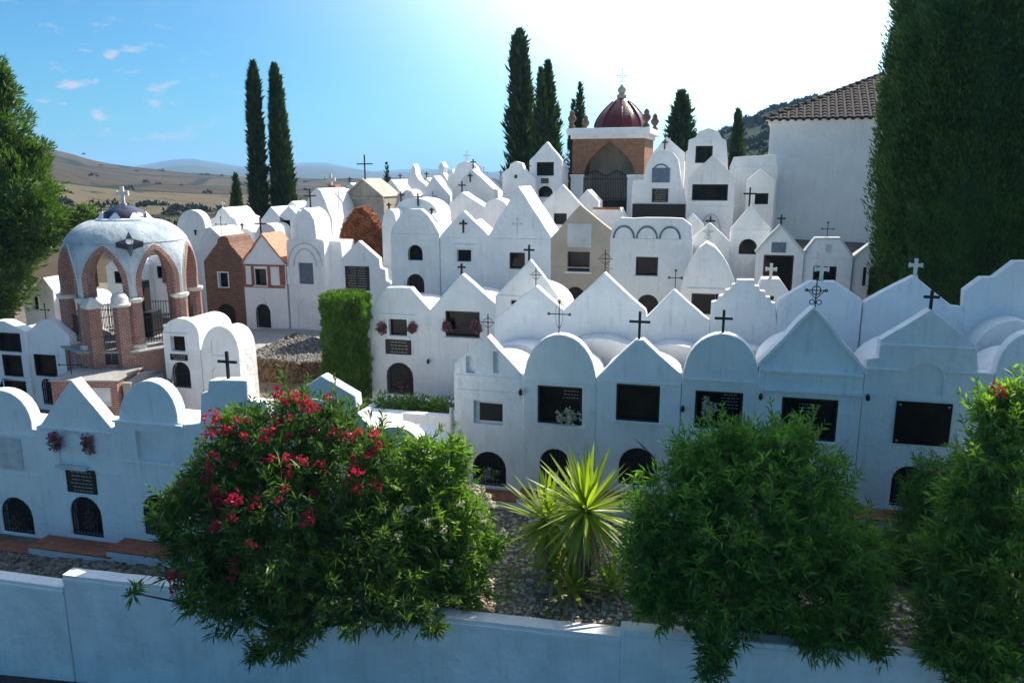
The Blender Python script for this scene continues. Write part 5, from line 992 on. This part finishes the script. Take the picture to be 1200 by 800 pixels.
bush('oleander_bush', 'paler sunlit oleander with sparse cream flowers beside the yucca', (500, 700), 16.3,
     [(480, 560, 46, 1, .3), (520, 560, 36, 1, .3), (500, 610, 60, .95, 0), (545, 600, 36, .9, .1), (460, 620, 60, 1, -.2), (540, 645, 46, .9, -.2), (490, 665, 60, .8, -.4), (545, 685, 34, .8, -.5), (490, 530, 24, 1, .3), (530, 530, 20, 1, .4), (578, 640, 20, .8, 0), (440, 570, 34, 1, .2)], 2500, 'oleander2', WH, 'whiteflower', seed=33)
bush('oleander_bush', 'large shaded flowerless oleander dome right of the yucca', (880, 745), 14.6,
     [(830, 560, 60, .9, .3), (890, 545, 62, .9, .3), (950, 570, 55, .9, .2), (790, 610, 62, 1, 0), (870, 620, 95, .9, -.3), (960, 630, 70, .9, -.1), (1000, 650, 48, .9, 0), (775, 670, 52, .9, -.3), (850, 690, 76, .7, -.7), (940, 700, 72, .7, -.6), (1010, 700, 40, .8, -.5), (1010, 745, 34, .7, -.9), (960, 745, 40, .6, -.9), (838, 755, 26, .9, -1.4), (835, 785, 18, 1.1, -1.6), (780, 700, 44, .7, -.6), (860, 518, 28, 1, .4), (925, 515, 32, .9, .4), (815, 535, 28, .9, .3), (755, 640, 30, 1, .1), (1030, 760, 16, .8, -1.0)], 4700, 'darkoleander', None, None, seed=35, leaf=(.255, .040))
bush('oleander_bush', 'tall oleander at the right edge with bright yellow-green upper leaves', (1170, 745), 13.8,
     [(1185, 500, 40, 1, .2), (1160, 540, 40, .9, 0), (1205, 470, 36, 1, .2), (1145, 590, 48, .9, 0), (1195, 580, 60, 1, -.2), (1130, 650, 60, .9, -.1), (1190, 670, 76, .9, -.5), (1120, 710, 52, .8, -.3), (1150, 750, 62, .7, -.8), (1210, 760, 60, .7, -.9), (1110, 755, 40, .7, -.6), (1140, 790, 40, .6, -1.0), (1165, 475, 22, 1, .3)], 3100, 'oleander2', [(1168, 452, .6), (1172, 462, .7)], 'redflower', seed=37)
bush('oleander_bush', 'feathery dark green shrub between the shaded oleander and the tall one', (1085, 690), 16.4,
     [(1080, 590, 34, 1, .2), (1110, 580, 30, 1, .2), (1070, 630, 40, 1, 0), (1105, 640, 44, 1, 0), (1088, 550, 20, 1.2, .2), (1120, 550, 20, 1.1, .3), (1060, 670, 34, .8, -.1), (1095, 680, 40, .7, 0)], 2600, 'darkoleander', None, None, seed=39, leaf=(.14, .02), cat='shrub')

def yucca():
    Y = 16.2; b = at(683, 735, Y-.2); zb = ground(b.x, b.y); T = thing('yucca', (b.x, b.y, zb), 0, 'sunlit yellow-green yucca with spiky sword leaves in two tall heads', 'yucca plant'); g = np.random.default_rng(5)
    ms = {}
    for nm, W in (('yucca', .066), ('deadyucca', .045)):
        ms[nm] = []
        for k in range(3):
            m = MB(); n = 5; L = 1.0; vs = []; bend = (.03, .10, .20)[k]
            for j in range(n+1):
                f = j/n; w = W*(.55+.9*f if f < .35 else (1-((f-.35)/.65)**2.2)*.86+.01); z = -bend*f*f; vs += [(f*L, -w, z), (f*L, 0, z-.016*(1-f)), (f*L, w, z)]
            m.add(vs, [q for j in range(n) for q in ((3*j, 3*j+1, 3*j+4, 3*j+3), (3*j+1, 3*j+2, 3*j+5, 3*j+4))]); me = m.mesh('leaf', recalc=False); me.materials.append(MT[nm]); ms[nm].append(me)
    def head(px, py, dy, L, n, lo, dead=0, tilt=(0, 0, 1)):
        c = at(px, py, Y+dy)-Vector((b.x, b.y, zb)); ax = Vector(tilt).normalized(); q0 = Vector((0, 0, 1)).rotation_difference(ax)
        for k in range(n):
            f = (k+.5)/n; el = pi/2-(pi/2-lo)*f**.8+g.normal()*.07; a = k*2.39996+g.normal()*.1; d = Vector((cos(a)*cos(el), sin(a)*cos(el), sin(el))); d.rotate(q0)
            nm = 'deadyucca' if f > 1-dead else 'yucca'; me = ms[nm][0 if el > .4 else 1 if el > -.3 else 2]
            o = bpy.data.objects.new('leaf', me); C.objects.link(o); o.parent = T; o.location = c+Vector((0, 0, .14*(1-f)-.07))+d*.05
            o.rotation_euler = d.to_track_quat('X', 'Z').to_euler(); s = L*(.78+.3*g.uniform())*(.92 if f < .1 else 1); o.scale = (s, .95+.1*g.uniform(), s)
        return c
    c1 = head(687, 598, 0, 1.48, 118, -1.15, .16); c2 = head(642, 610, .6, 1.28, 76, -1.0, .16); c3 = head(672, 690, -.3, .85, 38, -.5, .35); c4 = head(716, 690, -.1, .8, 34, -.5, .45); c5 = head(652, 664, .1, .8, 30, -.7, .2) 
    for c, r in ((c1, .13), (c2, .11)):
        s = Vector((c.x*.85, c.y*.9, -.3)); m = MB(); n = 9
        for k in range(n): p = s.lerp(c, k/n); q = s.lerp(c, (k+1)/n); m.tube(p, q, r*1.12, r*.92, 9)
        m.build('trunk', 'bark', T, smooth=40)
    g2 = np.random.default_rng(9); P = []; D = []
    for c, k in ((c1, 120), (c2, 70)):                    # skirt of withered leaves under each head
        for _ in range(k): a = g2.uniform(0, 2*pi); P.append((c.x+.12*cos(a), c.y+.12*sin(a), c.z-g2.uniform(.1, .8))); D.append((cos(a)*.45, sin(a)*.45, -1))
    link('withered_leaves', trimesh('withered_leaves', *leaves(np.array(P), np.array(D)+g2.normal(size=(len(P), 3))*.15, g2.uniform(.4, .8, len(P)), .035, seed=4)), 'deadyucca', T, kind='stuff')
yucca()

def ground_litter():
    g = np.random.default_rng(77); P = []; W = []
    while len(P) < 1500:
        x = g.uniform(-15, 9); y = g.uniform(11.5, 20.4); u = Vector((x, y)); fr = RA if x < -3 else RB
        if (u-fr.o).dot(fr.b) < -.8 and y > wall_y(x)+.4: P.append((x, y, ground(x, y)+.06))
    P = np.array(P); D = g.normal(size=P.shape)*np.array([1, 1, .12]); link('leaf_litter', trimesh('leaf_litter', *leaves(P, D, g.uniform(.06, .17, len(P)), .035, seed=6)), 'deadyucca', kind='stuff')
    k = g.choice(len(P), 150, replace=False); parts = []
    for i in k: n = 16; parts.append(leaves(np.repeat(P[i:i+1], n, 0)+g.normal(size=(n, 3))*.03-[0, 0, .05], unit(n, g)*.6+[0, 0, .9], g.uniform(.08, .28, n), .022, seed=i))
    link('weeds', trimesh('weeds', *joinVT(parts)), 'oleander2', kind='stuff')
ground_litter()
# scrub beyond the crest, far trees on the dry hill
def scrub(name, spots, m, n, seed, leaf, kind='stuff'):
    g = np.random.default_rng(seed); Ps = []; Ds = []
    for (x, y, z, r) in spots: d = unit(n, g); d[:, 2] = abs(d[:, 2]); Ps.append(np.array([x, y, z])+d*g.uniform(.4, 1, (n, 1))*np.array([r, r, r*.8])); Ds.append(d+np.array([0, 0, .3])+g.normal(size=(n, 3))*.4)
    P = np.concatenate(Ps); return link(name, trimesh(name, *leaves(P, np.concatenate(Ds), leaf, leaf*.5, seed=seed)), m, kind=kind)
vd = np.array([v.co[:] for v in dry.data.vertices]); av = vd[:, 0]/vd[:, 1]; sp = []
def on_hill(lo, hi, cnt, r0, r1):
    q = np.where((av > -.62) & (av < -.02) & (vd[:, 1] > lo) & (vd[:, 1] < hi))[0]
    for k in g0.choice(q, cnt): f = g0.uniform(-.5, .5, 2); sp.append((vd[k, 0]+f[0]*vd[k, 1]*.02, vd[k, 1]*(1+f[1]*.04), vd[k, 2]-.4, g0.uniform(r0, r1)))
on_hill(135, 250, 190, .8, 2.1); on_hill(300, 840, 45, 1.2, 2.8)
scrub('scrub', sp, 'darkscrub', 60, 3, 1.1)
vw = np.array([v.co[:] for v in wooded.data.vertices]); vw = vw[(vw[:, 0]/vw[:, 1] > .15) & (vw[:, 0]/vw[:, 1] < .6) & (vw[:, 1] > 150) & (vw[:, 1] < 334)]
sp = []
for k in g0.choice(len(vw), min(len(vw), 900), replace=False): sp.append((vw[k, 0]+g0.uniform(-2, 2), vw[k, 1]+g0.uniform(-2, 2), vw[k, 2]-1.0, g0.uniform(1.2, 2.5)))
scrub('woods', sp, 'darkscrub', 70, 5, 1.3)

# ------------------------------------------------------------------ the air: far hills fade to blue
def haze():
    m = bpy.data.materials.new('air'); m.use_nodes = True; nt = m.node_tree; nt.nodes.remove(nt.nodes['Principled BSDF'])
    v = nt.nodes.new('ShaderNodeVolumePrincipled'); v.inputs['Color'].default_value = (.34, .64, 1.0, 1); v.inputs['Density'].default_value = 1.9e-4; v.inputs['Anisotropy'].default_value = .2
    nt.links.new(v.outputs[0], nt.nodes['Material Output'].inputs['Volume'])
    me = MB().box(-9400, -300, -64, 9400, 9400, 190).mesh('haze'); me.materials.append(m); link('haze', me, None, kind='stuff')
haze()
